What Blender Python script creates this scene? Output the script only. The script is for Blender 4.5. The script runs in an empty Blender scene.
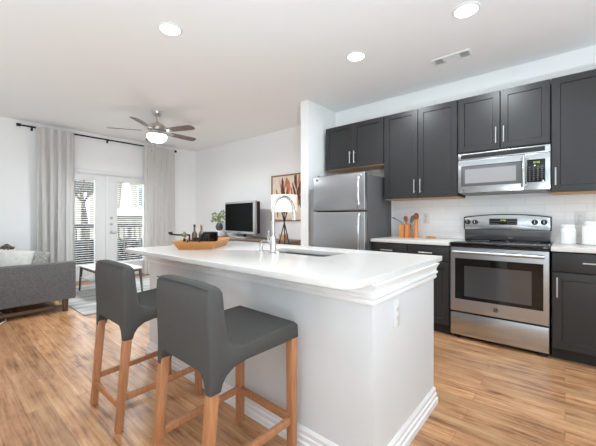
import bpy, bmesh, math, random
from mathutils import Vector, Matrix
random.seed(7)
SC = bpy.context.scene
COL = SC.collection
PI = math.pi

# ---------------------------------------------------------------- camera, world, exposure
CAM_H = 1.163
cam_d = bpy.data.cameras.new('camera')
cam = bpy.data.objects.new('camera', cam_d)
COL.objects.link(cam)
cam_d.sensor_width = 36.0
cam_d.sensor_fit = 'HORIZONTAL'
cam_d.lens = 36.0 * 314.08 / 596.0
cam_d.shift_y = -(223.0 - 218.3) / 596.0
cam_d.clip_start = 0.02
cam.location = (0, 0, CAM_H)
cam.rotation_euler = (PI / 2, 0, math.radians(40.357))
SC.camera = cam

w = bpy.data.worlds.new('sky')
SC.world = w
w.use_nodes = True
wn = w.node_tree.nodes
wn['Background'].inputs[0].default_value = (0.86, 0.94, 1.0, 1)
wn['Background'].inputs[1].default_value = 7.5
SC.view_settings.view_transform = 'Standard'
SC.view_settings.look = 'None'
SC.view_settings.gamma = 1.0
SC.view_settings.use_curve_mapping = False
SC.view_settings.exposure = 0.20
SC.cycles.use_denoising = True
SC.cycles.max_bounces = 10
SC.cycles.diffuse_bounces = 6
SC.cycles.sample_clamp_indirect = 6.0

DOWNLIGHT_W = (5.0, 16.0, 14.0, 14.0)
FILL_UPLIGHT_W = (128.0, 27.0, 18.0)
FAN_LAMP_W = 33.0

# ---------------------------------------------------------------- helpers
def lin(c):
    c = c / 255.0
    return c / 12.92 if c <= 0.04045 else ((c + 0.055) / 1.055) ** 2.4
def rgb(r, g, b):
    return (lin(r), lin(g), lin(b), 1.0)

def mat(name, col, rough=0.5, metal=0.0, spec=0.5, bump=0.0, bscale=200.0, var=0.0, vscale=8.0, stretch=(1, 1, 1), emit=None, estr=0.0, aniso=0.0, coat=0.0, sheen=0.0, trans=0.0):
    m = bpy.data.materials.new(name)
    m.use_nodes = True
    nt = m.node_tree
    b = nt.nodes['Principled BSDF']
    b.inputs['Base Color'].default_value = col
    b.inputs['Roughness'].default_value = rough
    b.inputs['Metallic'].default_value = metal
    b.inputs['Specular IOR Level'].default_value = spec
    b.inputs['Coat Weight'].default_value = coat
    b.inputs['Sheen Weight'].default_value = sheen
    b.inputs['Transmission Weight'].default_value = trans
    if emit:
        b.inputs['Emission Color'].default_value = emit
        b.inputs['Emission Strength'].default_value = estr
    if aniso:
        b.inputs['Anisotropic'].default_value = aniso
        t = nt.nodes.new('ShaderNodeTangent')
        t.direction_type = 'RADIAL'
        t.axis = 'Z'
        nt.links.new(t.outputs[0], b.inputs['Tangent'])
    if var or bump:
        tc = nt.nodes.new('ShaderNodeTexCoord')
        mp = nt.nodes.new('ShaderNodeMapping')
        mp.inputs['Scale'].default_value = stretch
        nt.links.new(tc.outputs['Object'], mp.inputs[0])
    if var:
        n = nt.nodes.new('ShaderNodeTexNoise')
        n.inputs['Scale'].default_value = vscale
        n.inputs['Detail'].default_value = 6
        nt.links.new(mp.outputs[0], n.inputs['Vector'])
        r = nt.nodes.new('ShaderNodeValToRGB')
        r.color_ramp.elements[0].position = 0.3
        r.color_ramp.elements[1].position = 0.7
        r.color_ramp.elements[0].color = tuple(c * (1 - var) for c in col[:3]) + (1,)
        r.color_ramp.elements[1].color = tuple(min(1, c * (1 + var)) for c in col[:3]) + (1,)
        nt.links.new(n.outputs['Fac'], r.inputs[0])
        nt.links.new(r.outputs[0], b.inputs['Base Color'])
    if bump:
        n2 = nt.nodes.new('ShaderNodeTexNoise')
        n2.inputs['Scale'].default_value = bscale
        n2.inputs['Detail'].default_value = 3
        nt.links.new(mp.outputs[0], n2.inputs['Vector'])
        bp = nt.nodes.new('ShaderNodeBump')
        bp.inputs['Strength'].default_value = bump
        bp.inputs['Distance'].default_value = 0.002
        nt.links.new(n2.outputs['Fac'], bp.inputs['Height'])
        nt.links.new(bp.outputs[0], b.inputs['Normal'])
    return m

def floor_material():
    m = bpy.data.materials.new('wood_plank_floor')
    m.use_nodes = True
    nt = m.node_tree
    N = nt.nodes.new
    L = nt.links.new
    b = nt.nodes['Principled BSDF']
    geo = N('ShaderNodeNewGeometry')
    br = N('ShaderNodeTexBrick')
    br.offset = 0.37
    br.inputs['Scale'].default_value = 1.0
    br.inputs['Brick Width'].default_value = 1.22
    br.inputs['Row Height'].default_value = 0.125
    br.inputs['Mortar Size'].default_value = 0.0016
    br.inputs['Mortar Smooth'].default_value = 0.3
    br.inputs['Color1'].default_value = (0.0, 0.0, 0.0, 1)
    br.inputs['Color2'].default_value = (1, 1, 1, 1)
    br.inputs['Mortar'].default_value = (0.3, 0.3, 0.3, 1)
    L(geo.outputs['Position'], br.inputs['Vector'])
    # grain stretched along the boards, shifted from board to board
    mp = N('ShaderNodeMapping')
    mp.inputs['Scale'].default_value = (1.6, 16.0, 1.0)
    L(geo.outputs['Position'], mp.inputs[0])
    add = N('ShaderNodeVectorMath')
    add.operation = 'MULTIPLY_ADD'
    add.inputs[1].default_value = (7.0, 3.0, 9.0)
    L(br.outputs['Color'], add.inputs[0])
    L(mp.outputs[0], add.inputs[2])
    n1 = N('ShaderNodeTexNoise')
    n1.inputs['Scale'].default_value = 1.0
    n1.inputs['Detail'].default_value = 7
    n1.inputs['Roughness'].default_value = 0.62
    n1.inputs['Distortion'].default_value = 0.6
    L(add.outputs[0], n1.inputs['Vector'])
    mp2 = N('ShaderNodeMapping')
    mp2.inputs['Scale'].default_value = (2.6, 75.0, 1.0)
    L(geo.outputs['Position'], mp2.inputs[0])
    n2 = N('ShaderNodeTexNoise')
    n2.inputs['Scale'].default_value = 1.0
    n2.inputs['Detail'].default_value = 4
    L(mp2.outputs[0], n2.inputs['Vector'])
    mp3 = N('ShaderNodeMapping')
    mp3.inputs['Scale'].default_value = (2.2, 5.5, 1.0)
    L(geo.outputs['Position'], mp3.inputs[0])
    n3 = N('ShaderNodeTexNoise')
    n3.inputs['Scale'].default_value = 1.6
    n3.inputs['Detail'].default_value = 8
    n3.inputs['Roughness'].default_value = 0.7
    L(mp3.outputs[0], n3.inputs['Vector'])
    ma = N('ShaderNodeMath')
    ma.operation = 'MULTIPLY_ADD'
    ma.inputs[1].default_value = 0.34
    L(n2.outputs['Fac'], ma.inputs[0])
    mb_ = N('ShaderNodeMath')
    mb_.operation = 'MULTIPLY_ADD'
    mb_.inputs[1].default_value = 0.45
    L(n3.outputs['Fac'], mb_.inputs[0])
    mc = N('ShaderNodeMath')
    mc.operation = 'MULTIPLY_ADD'
    mc.inputs[1].default_value = 0.55
    mc.inputs[2].default_value = -0.17
    L(n1.outputs['Fac'], mc.inputs[0])
    L(mc.outputs[0], mb_.inputs[2])
    L(mb_.outputs[0], ma.inputs[2])
    ramp = N('ShaderNodeValToRGB')
    e = ramp.color_ramp.elements
    e[0].position = 0.34
    e[0].color = rgb(*FLOOR[0])
    e[1].position = 0.64
    e[1].color = rgb(*FLOOR[2])
    k = ramp.color_ramp.elements.new(0.47)
    k.color = rgb(*FLOOR[1])
    L(ma.outputs[0], ramp.inputs[0])
    tone = N('ShaderNodeMix')
    tone.data_type = 'RGBA'
    tone.blend_type = 'MULTIPLY'
    tone.inputs[0].default_value = 1.0
    tr = N('ShaderNodeMapRange')
    tr.inputs['To Min'].default_value = 0.80
    tr.inputs['To Max'].default_value = 1.12
    L(br.outputs['Color'], tr.inputs['Value'])
    L(ramp.outputs[0], tone.inputs[6])
    L(tr.outputs[0], tone.inputs[7])
    seam = N('ShaderNodeMix')
    seam.data_type = 'RGBA'
    seam.inputs[7].default_value = rgb(92, 62, 42)
    sm = N('ShaderNodeMath')
    sm.operation = 'MULTIPLY'
    sm.inputs[1].default_value = 0.4
    L(br.outputs['Fac'], sm.inputs[0])
    L(sm.outputs[0], seam.inputs[0])
    L(tone.outputs[2], seam.inputs[6])
    L(seam.outputs[2], b.inputs['Base Color'])
    b.inputs['Roughness'].default_value = 0.36
    b.inputs['Specular IOR Level'].default_value = 0.5
    bp = N('ShaderNodeBump')
    bp.inputs['Strength'].default_value = 0.12
    bp.inputs['Distance'].default_value = 0.002
    L(n1.outputs['Fac'], bp.inputs['Height'])
    L(bp.outputs[0], b.inputs['Normal'])
    return m
FLOOR = [(106, 68, 43), (182, 132, 92), (212, 168, 126)]

def tile_material():
    m = bpy.data.materials.new('white_subway_tile')
    m.use_nodes = True
    nt = m.node_tree
    N = nt.nodes.new
    L = nt.links.new
    b = nt.nodes['Principled BSDF']
    geo = N('ShaderNodeNewGeometry')
    sp = N('ShaderNodeSeparateXYZ')
    cb = N('ShaderNodeCombineXYZ')
    L(geo.outputs['Position'], sp.inputs[0])
    L(sp.outputs[0], cb.inputs[0])
    L(sp.outputs[2], cb.inputs[1])
    br = N('ShaderNodeTexBrick')
    br.offset = 0.5
    br.inputs['Scale'].default_value = 1.0
    br.inputs['Brick Width'].default_value = 0.305
    br.inputs['Row Height'].default_value = 0.0765
    br.inputs['Mortar Size'].default_value = 0.0016
    br.inputs['Color1'].default_value = rgb(247, 247, 246)
    br.inputs['Color2'].default_value = rgb(241, 241, 241)
    br.inputs['Mortar'].default_value = rgb(226, 226, 225)
    L(cb.outputs[0], br.inputs['Vector'])
    L(br.outputs['Color'], b.inputs['Base Color'])
    b.inputs['Roughness'].default_value = 0.2
    bp = N('ShaderNodeBump')
    bp.inputs['Strength'].default_value = 0.3
    bp.inputs['Distance'].default_value = 0.001
    bp.invert = True
    L(br.outputs['Fac'], bp.inputs['Height'])
    L(bp.outputs[0], b.inputs['Normal'])
    return m

def glass_material():
    m = bpy.data.materials.new('clear_pane_glass')
    m.use_nodes = True
    nt = m.node_tree
    for n in list(nt.nodes):
        nt.nodes.remove(n)
    o = nt.nodes.new('ShaderNodeOutputMaterial')
    mx = nt.nodes.new('ShaderNodeMixShader')
    t = nt.nodes.new('ShaderNodeBsdfTransparent')
    t.inputs[0].default_value = (0.95, 0.97, 0.96, 1)
    g = nt.nodes.new('ShaderNodeBsdfGlossy')
    g.inputs['Roughness'].default_value = 0.02
    f = nt.nodes.new('ShaderNodeFresnel')
    f.inputs[0].default_value = 1.3
    nt.links.new(f.outputs[0], mx.inputs[0])
    nt.links.new(t.outputs[0], mx.inputs[1])
    nt.links.new(g.outputs[0], mx.inputs[2])
    nt.links.new(mx.outputs[0], o.inputs[0])
    return m

def curtain_material():
    m = mat('grey_linen', rgb(230, 228, 225), 0.9, bump=0.35, bscale=260, var=0.06, vscale=30, stretch=(1, 1, 0.15))
    nt = m.node_tree
    out = nt.nodes['Material Output']
    b = nt.nodes['Principled BSDF']
    tl = nt.nodes.new('ShaderNodeBsdfTranslucent')
    tl.inputs[0].default_value = rgb(230, 228, 225)
    mx = nt.nodes.new('ShaderNodeMixShader')
    mx.inputs[0].default_value = 0.3
    nt.links.new(b.outputs[0], mx.inputs[1])
    nt.links.new(tl.outputs[0], mx.inputs[2])
    nt.links.new(mx.outputs[0], out.inputs[0])
    return m

def rug_material():
    m = mat('grey_banded_rug', rgb(170, 168, 166), 0.95, bump=0.4, bscale=400)
    nt = m.node_tree
    b = nt.nodes['Principled BSDF']
    geo = nt.nodes.new('ShaderNodeNewGeometry')
    mp = nt.nodes.new('ShaderNodeMapping')
    mp.inputs['Scale'].default_value = (5.0, 0.7, 1)
    n = nt.nodes.new('ShaderNodeTexNoise')
    n.inputs['Scale'].default_value = 1.6
    n.inputs['Detail'].default_value = 5
    r = nt.nodes.new('ShaderNodeValToRGB')
    r.color_ramp.elements[0].position = 0.38
    r.color_ramp.elements[0].color = rgb(160, 159, 158)
    r.color_ramp.elements[1].position = 0.60
    r.color_ramp.elements[1].color = rgb(222, 221, 219)
    nt.links.new(geo.outputs['Position'], mp.inputs[0])
    nt.links.new(mp.outputs[0], n.inputs['Vector'])
    nt.links.new(n.outputs['Fac'], r.inputs[0])
    nt.links.new(r.outputs[0], b.inputs['Base Color'])
    return m

M = dict(
    wall=mat('white_wall_paint', rgb(247, 247, 247), 0.85, bump=0.05, bscale=300),
    ceil=mat('white_ceiling_paint', rgb(248, 248, 248), 0.9, bump=0.08, bscale=200),
    trim=mat('white_trim_paint', rgb(236, 236, 237), 0.45),
    door=mat('white_door_paint', rgb(234, 234, 234), 0.4),
    floor=floor_material(),
    tile=tile_material(),
    glass=glass_material(),
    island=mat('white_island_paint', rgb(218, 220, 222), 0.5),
    quartz=mat('white_quartz', rgb(212, 208, 204), 0.22, var=0.015, vscale=60),
    cab=mat('charcoal_cabinet_lacquer', rgb(41, 41, 42), 0.35, var=0.06, vscale=5),
    cabdark=mat('dark_cabinet_box', rgb(32, 32, 33), 0.6),
    rawwood=mat('light_birch_edge', rgb(206, 160, 118), 0.6, var=0.1, vscale=20, stretch=(1, 8, 8)),
    nickel=mat('brushed_nickel', (0.62, 0.61, 0.60, 1), 0.28, 1.0),
    chrome=mat('polished_chrome', (0.78, 0.78, 0.78, 1), 0.12, 1.0),
    steel=mat('brushed_stainless_steel', (0.50, 0.53, 0.555, 1), 0.27, 1.0, aniso=0.7, bump=0.03, bscale=30, stretch=(1, 1, 60)),
    fridgesteel=mat('grey_brushed_steel', (0.40, 0.41, 0.42, 1), 0.33, 1.0, aniso=0.6),
    sinksteel=mat('satin_sink_steel', (0.42, 0.42, 0.43, 1), 0.38, 1.0),
    fridgeside=mat('grey_fridge_side', rgb(92, 92, 94), 0.5),
    blackglass=mat('black_oven_glass', rgb(10, 10, 11), 0.06, spec=0.5),
    ovenwin=mat('smoked_oven_window', rgb(58, 58, 60), 0.08, spec=1.0),
    mwwin=mat('grey_mesh_window', rgb(150, 150, 152), 0.25, spec=0.6),
    black=mat('black_plastic', rgb(20, 20, 21), 0.45),
    gasket=mat('dark_gasket', rgb(30, 30, 31), 0.7),
    digits=mat('green_digits', (0.02, 0.05, 0.01, 1), 0.4, emit=(0.55, 0.8, 0.12, 1), estr=1.2),
    keys=mat('pale_key_legend', rgb(130, 130, 130), 0.5),
    fabric=mat('charcoal_stool_fabric', rgb(72, 70, 68), 0.92, bump=0.4, bscale=600, var=0.05, vscale=40),
    stoolwood=mat('warm_oak_legs', rgb(178, 122, 84), 0.42, var=0.16, vscale=9, stretch=(9, 9, 1)),
    tray=mat('honey_wood', rgb(204, 140, 80), 0.45, var=0.14, vscale=14, stretch=(6, 6, 1)),
    sofa=mat('grey_tweed', rgb(104, 104, 105), 0.95, bump=0.6, bscale=500, var=0.22, vscale=70),
    walnut=mat('dark_walnut', rgb(92, 70, 56), 0.5, var=0.15, vscale=20),
    console=mat('grey_brown_console_wood', rgb(128, 106, 90), 0.5, var=0.2, vscale=10, stretch=(1, 6, 8)),
    pillow=mat('off_white_pillow_cloth', rgb(206, 204, 200), 0.95, bump=0.5, bscale=300, var=0.08, vscale=25),
    speckle=mat('speckled_grey_cloth', rgb(150, 148, 145), 0.95, var=0.45, vscale=45),
    throw=mat('dark_patterned_throw', rgb(92, 84, 74), 0.95, var=0.7, vscale=28),
    rug=rug_material(),
    tablewhite=mat('white_tabletop', rgb(236, 236, 234), 0.35),
    tableleg=mat('dark_grey_table_leg', rgb(84, 82, 80), 0.5),
    curtain=curtain_material(),
    iron=mat('matte_black_iron', rgb(24, 24, 25), 0.5, 0.3),
    silver=mat('silver_plastic', rgb(176, 176, 178), 0.35, 0.3),
    screen=mat('black_tv_screen', rgb(4, 4, 4), 0.4, spec=0.04),
    shade=mat('cream_lamp_shade', rgb(244, 236, 220), 0.9, emit=(1.0, 0.93, 0.80, 1), estr=0.35),
    canvas=mat('beige_canvas', rgb(238, 222, 206), 0.9, var=0.06, vscale=12),
    paint_rust=mat('rust_paint', rgb(206, 124, 90), 0.8, var=0.2, vscale=30),
    paint_dark=mat('umber_paint', rgb(92, 70, 60), 0.8, var=0.25, vscale=30),
    paint_pink=mat('dusty_pink_paint', rgb(226, 170, 150), 0.8, var=0.1, vscale=30),
    frame=mat('oak_picture_frame', rgb(150, 110, 80), 0.5),
    leaf=mat('plant_leaf', rgb(140, 152, 104), 0.6, var=0.3, vscale=20),
    leafdark=mat('hedge_leaf', rgb(28, 31, 25), 0.7, var=0.5, vscale=6),
    vase=mat('charcoal_speckled_vase', rgb(74, 76, 80), 0.4, var=0.6, vscale=50),
    ceramic=mat('white_glazed_ceramic', rgb(240, 240, 239), 0.2),
    plate=mat('white_outlet_plastic', rgb(226, 226, 225), 0.4),
    slot=mat('dark_slot', rgb(120, 120, 120), 0.6),
    crock=mat('orange_wood_crock', rgb(206, 138, 76), 0.5, var=0.15, vscale=12, stretch=(9, 9, 1)),
    crockdark=mat('red_brown_wood', rgb(150, 76, 46), 0.45, var=0.15, vscale=20),
    amber=mat('smoky_amber_glass', rgb(96, 78, 64), 0.12, spec=0.8),
    blade=mat('weathered_fan_blade', rgb(122, 108, 102), 0.5, var=0.15, vscale=10),
    bowl=mat('lit_frosted_bowl', rgb(250, 250, 248), 0.5, emit=(0.94, 0.98, 1.0, 1), estr=12.0),
    lens=mat('lit_downlight_lens', rgb(250, 250, 248), 0.5, emit=(1, 0.99, 0.97, 1), estr=6.0),
    deck=mat('grey_balcony_concrete', rgb(110, 107, 102), 0.9, var=0.1),
    railwood=mat('dark_brown_rail', rgb(50, 38, 33), 0.6),
    siding=mat('cream_siding', rgb(122, 114, 104), 0.9, var=0.06, vscale=2),
    roofgrey=mat('grey_roof_edge', rgb(62, 61, 59), 0.9),
    pane=mat('dark_far_window', rgb(70, 76, 80), 0.2),
    bark=mat('grey_brown_bark', rgb(62, 52, 45), 0.9, var=0.2, vscale=12),
    lawn=mat('dull_green_lawn', rgb(62, 66, 50), 1.0, var=0.3, vscale=4),
    vent=mat('vent_grey_shadow', rgb(120, 120, 120), 0.7),
    panelgrey=mat('mid_grey_panel', rgb(150, 150, 150), 0.6),
)

ORG = {}
class MB:
    def __init__(s):
        s.bm = bmesh.new()
    def _bev(s, geom, bev, seg):
        if bev > 0:
            es = set()
            for v in geom:
                for e in v.link_edges:
                    es.add(e)
            bmesh.ops.bevel(s.bm, geom=list(es), offset=bev, segments=seg, profile=0.5, affect='EDGES')
    def hexa(s, c, bev=0.0, seg=2):
        v = [s.bm.verts.new(p) for p in c]
        for f in ((0, 3, 2, 1), (4, 5, 6, 7), (0, 1, 5, 4), (1, 2, 6, 5), (2, 3, 7, 6), (3, 0, 4, 7)):
            s.bm.faces.new([v[i] for i in f])
        s._bev(v, bev, seg)
        return s
    def box(s, x0, x1, y0, y1, z0, z1, bev=0.0, seg=2):
        return s.hexa([(x0, y0, z0), (x1, y0, z0), (x1, y1, z0), (x0, y1, z0), (x0, y0, z1), (x1, y0, z1), (x1, y1, z1), (x0, y1, z1)], bev, seg)
    def frustum(s, c0, h0, c1, h1, bev=0.0, seg=2):
        (x, y, z), (X, Y, Z) = c0, c1
        a, b = h0 if isinstance(h0, tuple) else (h0, h0)
        A, B = h1 if isinstance(h1, tuple) else (h1, h1)
        return s.hexa([(x - a, y - b, z), (x + a, y - b, z), (x + a, y + b, z), (x - a, y + b, z), (X - A, Y - B, Z), (X + A, Y - B, Z), (X + A, Y + B, Z), (X - A, Y + B, Z)], bev, seg)
    def bar(s, p, q, wd, ht, bev=0.0):
        p, q = Vector(p), Vector(q)
        d = (q - p).normalized()
        side = d.cross(Vector((0, 0, 1)))
        if side.length < 1e-4:
            side = Vector((1, 0, 0))
        side.normalize()
        up = side.cross(d)
        a, b = side * wd / 2, up * ht / 2
        return s.hexa([p - a - b, p + a - b, q + a - b, q - a - b, p - a + b, p + a + b, q + a + b, q - a + b], bev)
    def lathe(s, prof, c=(0, 0, 0), seg=24, axis='z', cap=True):
        rings = []
        for r, h in prof:
            ring = []
            for i in range(seg):
                a = 2 * PI * i / seg
                u, v = r * math.cos(a), r * math.sin(a)
                p = {'z': (u, v, h), 'y': (u, h, v), 'x': (h, u, v)}[axis]
                ring.append(s.bm.verts.new((c[0] + p[0], c[1] + p[1], c[2] + p[2])))
            rings.append(ring)
        for a, b in zip(rings, rings[1:]):
            for i in range(seg):
                s.bm.faces.new((a[i], a[(i + 1) % seg], b[(i + 1) % seg], b[i]))
        if cap:
            for r in (rings[0], rings[-1]):
                try:
                    s.bm.faces.new(r)
                except ValueError:
                    pass
        return s
    def cyl(s, c, r, h, axis='z', seg=24, r2=None):
        return s.lathe([(r, 0), (r if r2 is None else r2, h)], c, seg, axis)
    def tube(s, pts, r, seg=10):
        pts = [Vector(p) for p in pts]
        rs = r if isinstance(r, (list, tuple)) else [r] * len(pts)
        t0 = (pts[1] - pts[0]).normalized()
        n = t0.orthogonal().normalized()
        rings = []
        prev = t0
        for i, p in enumerate(pts):
            if i == 0:
                t = t0
            elif i == len(pts) - 1:
                t = (pts[i] - pts[i - 1]).normalized()
            else:
                t = ((pts[i + 1] - p).normalized() + (p - pts[i - 1]).normalized()).normalized()
            q = prev.rotation_difference(t)
            n = q @ n
            prev = t
            bb = t.cross(n)
            rings.append([s.bm.verts.new(p + (n * math.cos(2 * PI * k / seg) + bb * math.sin(2 * PI * k / seg)) * rs[i]) for k in range(seg)])
        for a, b in zip(rings, rings[1:]):
            for k in range(seg):
                s.bm.faces.new((a[k], a[(k + 1) % seg], b[(k + 1) % seg], b[k]))
        s.bm.faces.new(rings[0])
        s.bm.faces.new(rings[-1])
        return s
    def loft(s, rings, cap=True):
        vr = [[s.bm.verts.new(p) for p in r] for r in rings]
        n = len(vr[0])
        for a, b in zip(vr, vr[1:]):
            for k in range(n):
                s.bm.faces.new((a[k], a[(k + 1) % n], b[(k + 1) % n], b[k]))
        if cap:
            s.bm.faces.new(vr[0])
            s.bm.faces.new(vr[-1])
        return s
    def prism(s, poly, axis, a, b, bev=0.0, seg=2):
        def P(u, v, t):
            return {'x': (t, u, v), 'y': (u, t, v), 'z': (u, v, t)}[axis]
        v0 = [s.bm.verts.new(P(u, v, a)) for u, v in poly]
        v1 = [s.bm.verts.new(P(u, v, b)) for u, v in poly]
        n = len(poly)
        for i in range(n):
            s.bm.faces.new((v0[i], v0[(i + 1) % n], v1[(i + 1) % n], v1[i]))
        s.bm.faces.new(v0)
        s.bm.faces.new(v1)
        s._bev(v0 + v1, bev, seg)
        return s
    def around(s, prof, x0, x1, y0, y1):
        """closed profile of (outward offset, z) swept round a rectangle with mitred corners"""
        rings = []
        for sx, sy in ((0, 0), (1, 0), (1, 1), (0, 1)):
            rings.append([s.bm.verts.new(((x1 + o) if sx else (x0 - o), (y1 + o) if sy else (y0 - o), z)) for o, z in prof])
        n = len(prof)
        for i in range(4):
            a, b = rings[i], rings[(i + 1) % 4]
            for k in range(n):
                s.bm.faces.new((a[k], b[k], b[(k + 1) % n], a[(k + 1) % n]))
        return s
    def shaker(s, x0, x1, z0, z1, yf, th=0.02, fr=0.058, dp=0.009):
        """recessed-panel door whose front faces -y at y = yf"""
        def ring(i, y):
            return [s.bm.verts.new(p) for p in ((x0 + i, y, z0 + i), (x1 - i, y, z0 + i), (x1 - i, y, z1 - i), (x0 + i, y, z1 - i))]
        rr = [ring(0, yf + th), ring(0, yf + 0.002), ring(0.002, yf), ring(fr, yf), ring(fr + 0.004, yf + dp)]
        s.bm.faces.new(rr[0])
        for a, b in zip(rr, rr[1:]):
            for k in range(4):
                s.bm.faces.new((a[k], a[(k + 1) % 4], b[(k + 1) % 4], b[k]))
        s.bm.faces.new(rr[-1])
        return s
    def build(s, name, m, parent=None, smooth=True, angle=38):
        bmesh.ops.recalc_face_normals(s.bm, faces=s.bm.faces)
        xs = [v.co for v in s.bm.verts]
        if parent is not None:
            o0 = ORG[parent]
        else:
            o0 = Vector(((min(p.x for p in xs) + max(p.x for p in xs)) / 2, (min(p.y for p in xs) + max(p.y for p in xs)) / 2, min(p.z for p in xs)))
        bmesh.ops.translate(s.bm, verts=s.bm.verts, vec=-o0)
        me = bpy.data.meshes.new(name)
        s.bm.to_mesh(me)
        s.bm.free()
        me.materials.append(m)
        if smooth:
            for p in me.polygons:
                p.use_smooth = True
            me.set_sharp_from_angle(angle=math.radians(angle))
        o = bpy.data.objects.new(name, me)
        COL.objects.link(o)
        ORG[o] = o0.copy()
        if parent is not None:
            o.parent = parent
        else:
            o.location = o0
        return o

def tag(o, label, cat, group=None, kind=None):
    o['label'] = label
    o['category'] = cat
    if group:
        o['group'] = group
    if kind:
        o['kind'] = kind
    return o
def thing(name, label, cat, loc, group=None):
    o = bpy.data.objects.new(name, None)
    o.empty_display_size = 0.1
    COL.objects.link(o)
    o.location = loc
    ORG[o] = Vector(loc)
    return tag(o, label, cat, group)
def structure(o, label=None, cat=None):
    o['kind'] = 'structure'
    if label:
        o['label'] = label
    if cat:
        o['category'] = cat
    return o
def copy_tree(o, parent=None):
    c = o.copy()
    COL.objects.link(c)
    if parent is not None:
        c.parent = parent
    for ch in list(o.children):
        copy_tree(ch, c)
    return c
def at(u, d):
    """point on the plan at depth d along the view and image column u"""
    a = math.radians(40.357)
    t = (u - 298) / 314.08
    return (d * (-math.sin(a) + t * math.cos(a)), d * (math.cos(a) + t * math.sin(a)))

# ---------------------------------------------------------------- the room shell
CH = 2.743
XL, XR, YB, YF = -6.68, 2.0, 4.10, -4.2
KY = 3.94
structure(MB().box(XL - 0.15, XR + 0.15, YF, YB + 0.15, -0.12, 0).build('floor', M['floor']), 'wood plank floor through kitchen and living room', 'floor')
structure(MB().box(XL - 0.15, XR + 0.15, YF, YB + 0.15, CH, CH + 0.12).build('ceiling', M['ceil']), 'flat white ceiling', 'ceiling')
DY0, DY1, DZ = 1.36, 3.06, 1.995
wl = MB()
wl.box(XL - 0.15, XL, YF, DY0, 0, CH).box(XL - 0.15, XL, DY1, YB + 0.15, 0, CH).box(XL - 0.15, XL, DY0, DY1, DZ, CH)
structure(wl.build('wall_left', M['wall']), 'white wall with the french doors', 'wall')
structure(MB().box(XL, -2.61, YB, YB + 0.15, 0, CH).build('wall_back', M['wall']), 'white wall behind the television', 'wall')
structure(MB().box(-2.742, -2.61, 3.285, YB, 0, CH).build('wall_divider', M['wall']), 'short white wall beside the refrigerator', 'wall')
structure(MB().box(-2.61, XR, KY, YB + 0.15, 0, CH).build('wall_kitchen', M['wall']), 'white wall behind the kitchen cabinets', 'wall')
structure(MB().box(XL - 0.15, XR + 0.15, YF - 0.15, YF, 0, CH).build('wall_front', M['wall']), 'white wall behind the camera', 'wall')
structure(MB().box(XR, XR + 0.15, YF, YB + 0.15, 0, CH).build('wall_right', M['wall']), 'white wall at the right of the kitchen', 'wall')
structure(MB().box(-1.70, 0.42, KY - 0.008, KY, 0.931, 1.40).build('wall_backsplash', M['tile']), 'white tiled backsplash above the counter', 'backsplash')
bb = [(0, 0), (0.016, 0), (0.016, 0.085), (0.010, 0.10), (0, 0.10)]
def base_run(name, p0, p1, nx, ny):
    s = MB()
    s.loft([[(p[0] + nx * o, p[1] + ny * o, z) for o, z in bb] for p in (p0, p1)])
    return structure(s.build(name, M['trim']), 'white baseboard', 'baseboard')
base_run('baseboard_left', (XL, YF), (XL, DY0 - 0.08), 1, 0)
base_run('baseboard_left.001', (XL, DY1 + 0.08), (XL, YB), 1, 0)
base_run('baseboard_back', (XL + 0.02, YB), (-2.742, YB), 0, -1)
base_run('baseboard_divider', (-2.762, 3.285), (-2.59, 3.285), 0, -1)

# door casing
tr = MB()
tr.box(XL, XL + 0.018, DY0 - 0.08, DY0, 0, DZ, 0.003).box(XL, XL + 0.018, DY1, DY1 + 0.08, 0, DZ, 0.003).box(XL, XL + 0.022, DY0 - 0.08, DY1 + 0.08, DZ, DZ + 0.075, 0.003)
tr.box(XL - 0.15, XL, DY0, DY0 + 0.012, 0, DZ).box(XL - 0.15, XL, DY1 - 0.012, DY1, 0, DZ).box(XL - 0.15, XL, DY0 + 0.012, DY1 - 0.012, DZ - 0.012, DZ)
structure(tr.build('trim_1', M['trim']), 'white casing round the french doors', 'trim')
structure(MB().box(XL - 0.15, XL, DY0, DY1, 0.001, 0.022).build('trim_2', M['nickel']), 'metal threshold of the french doors', 'trim')

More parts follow.
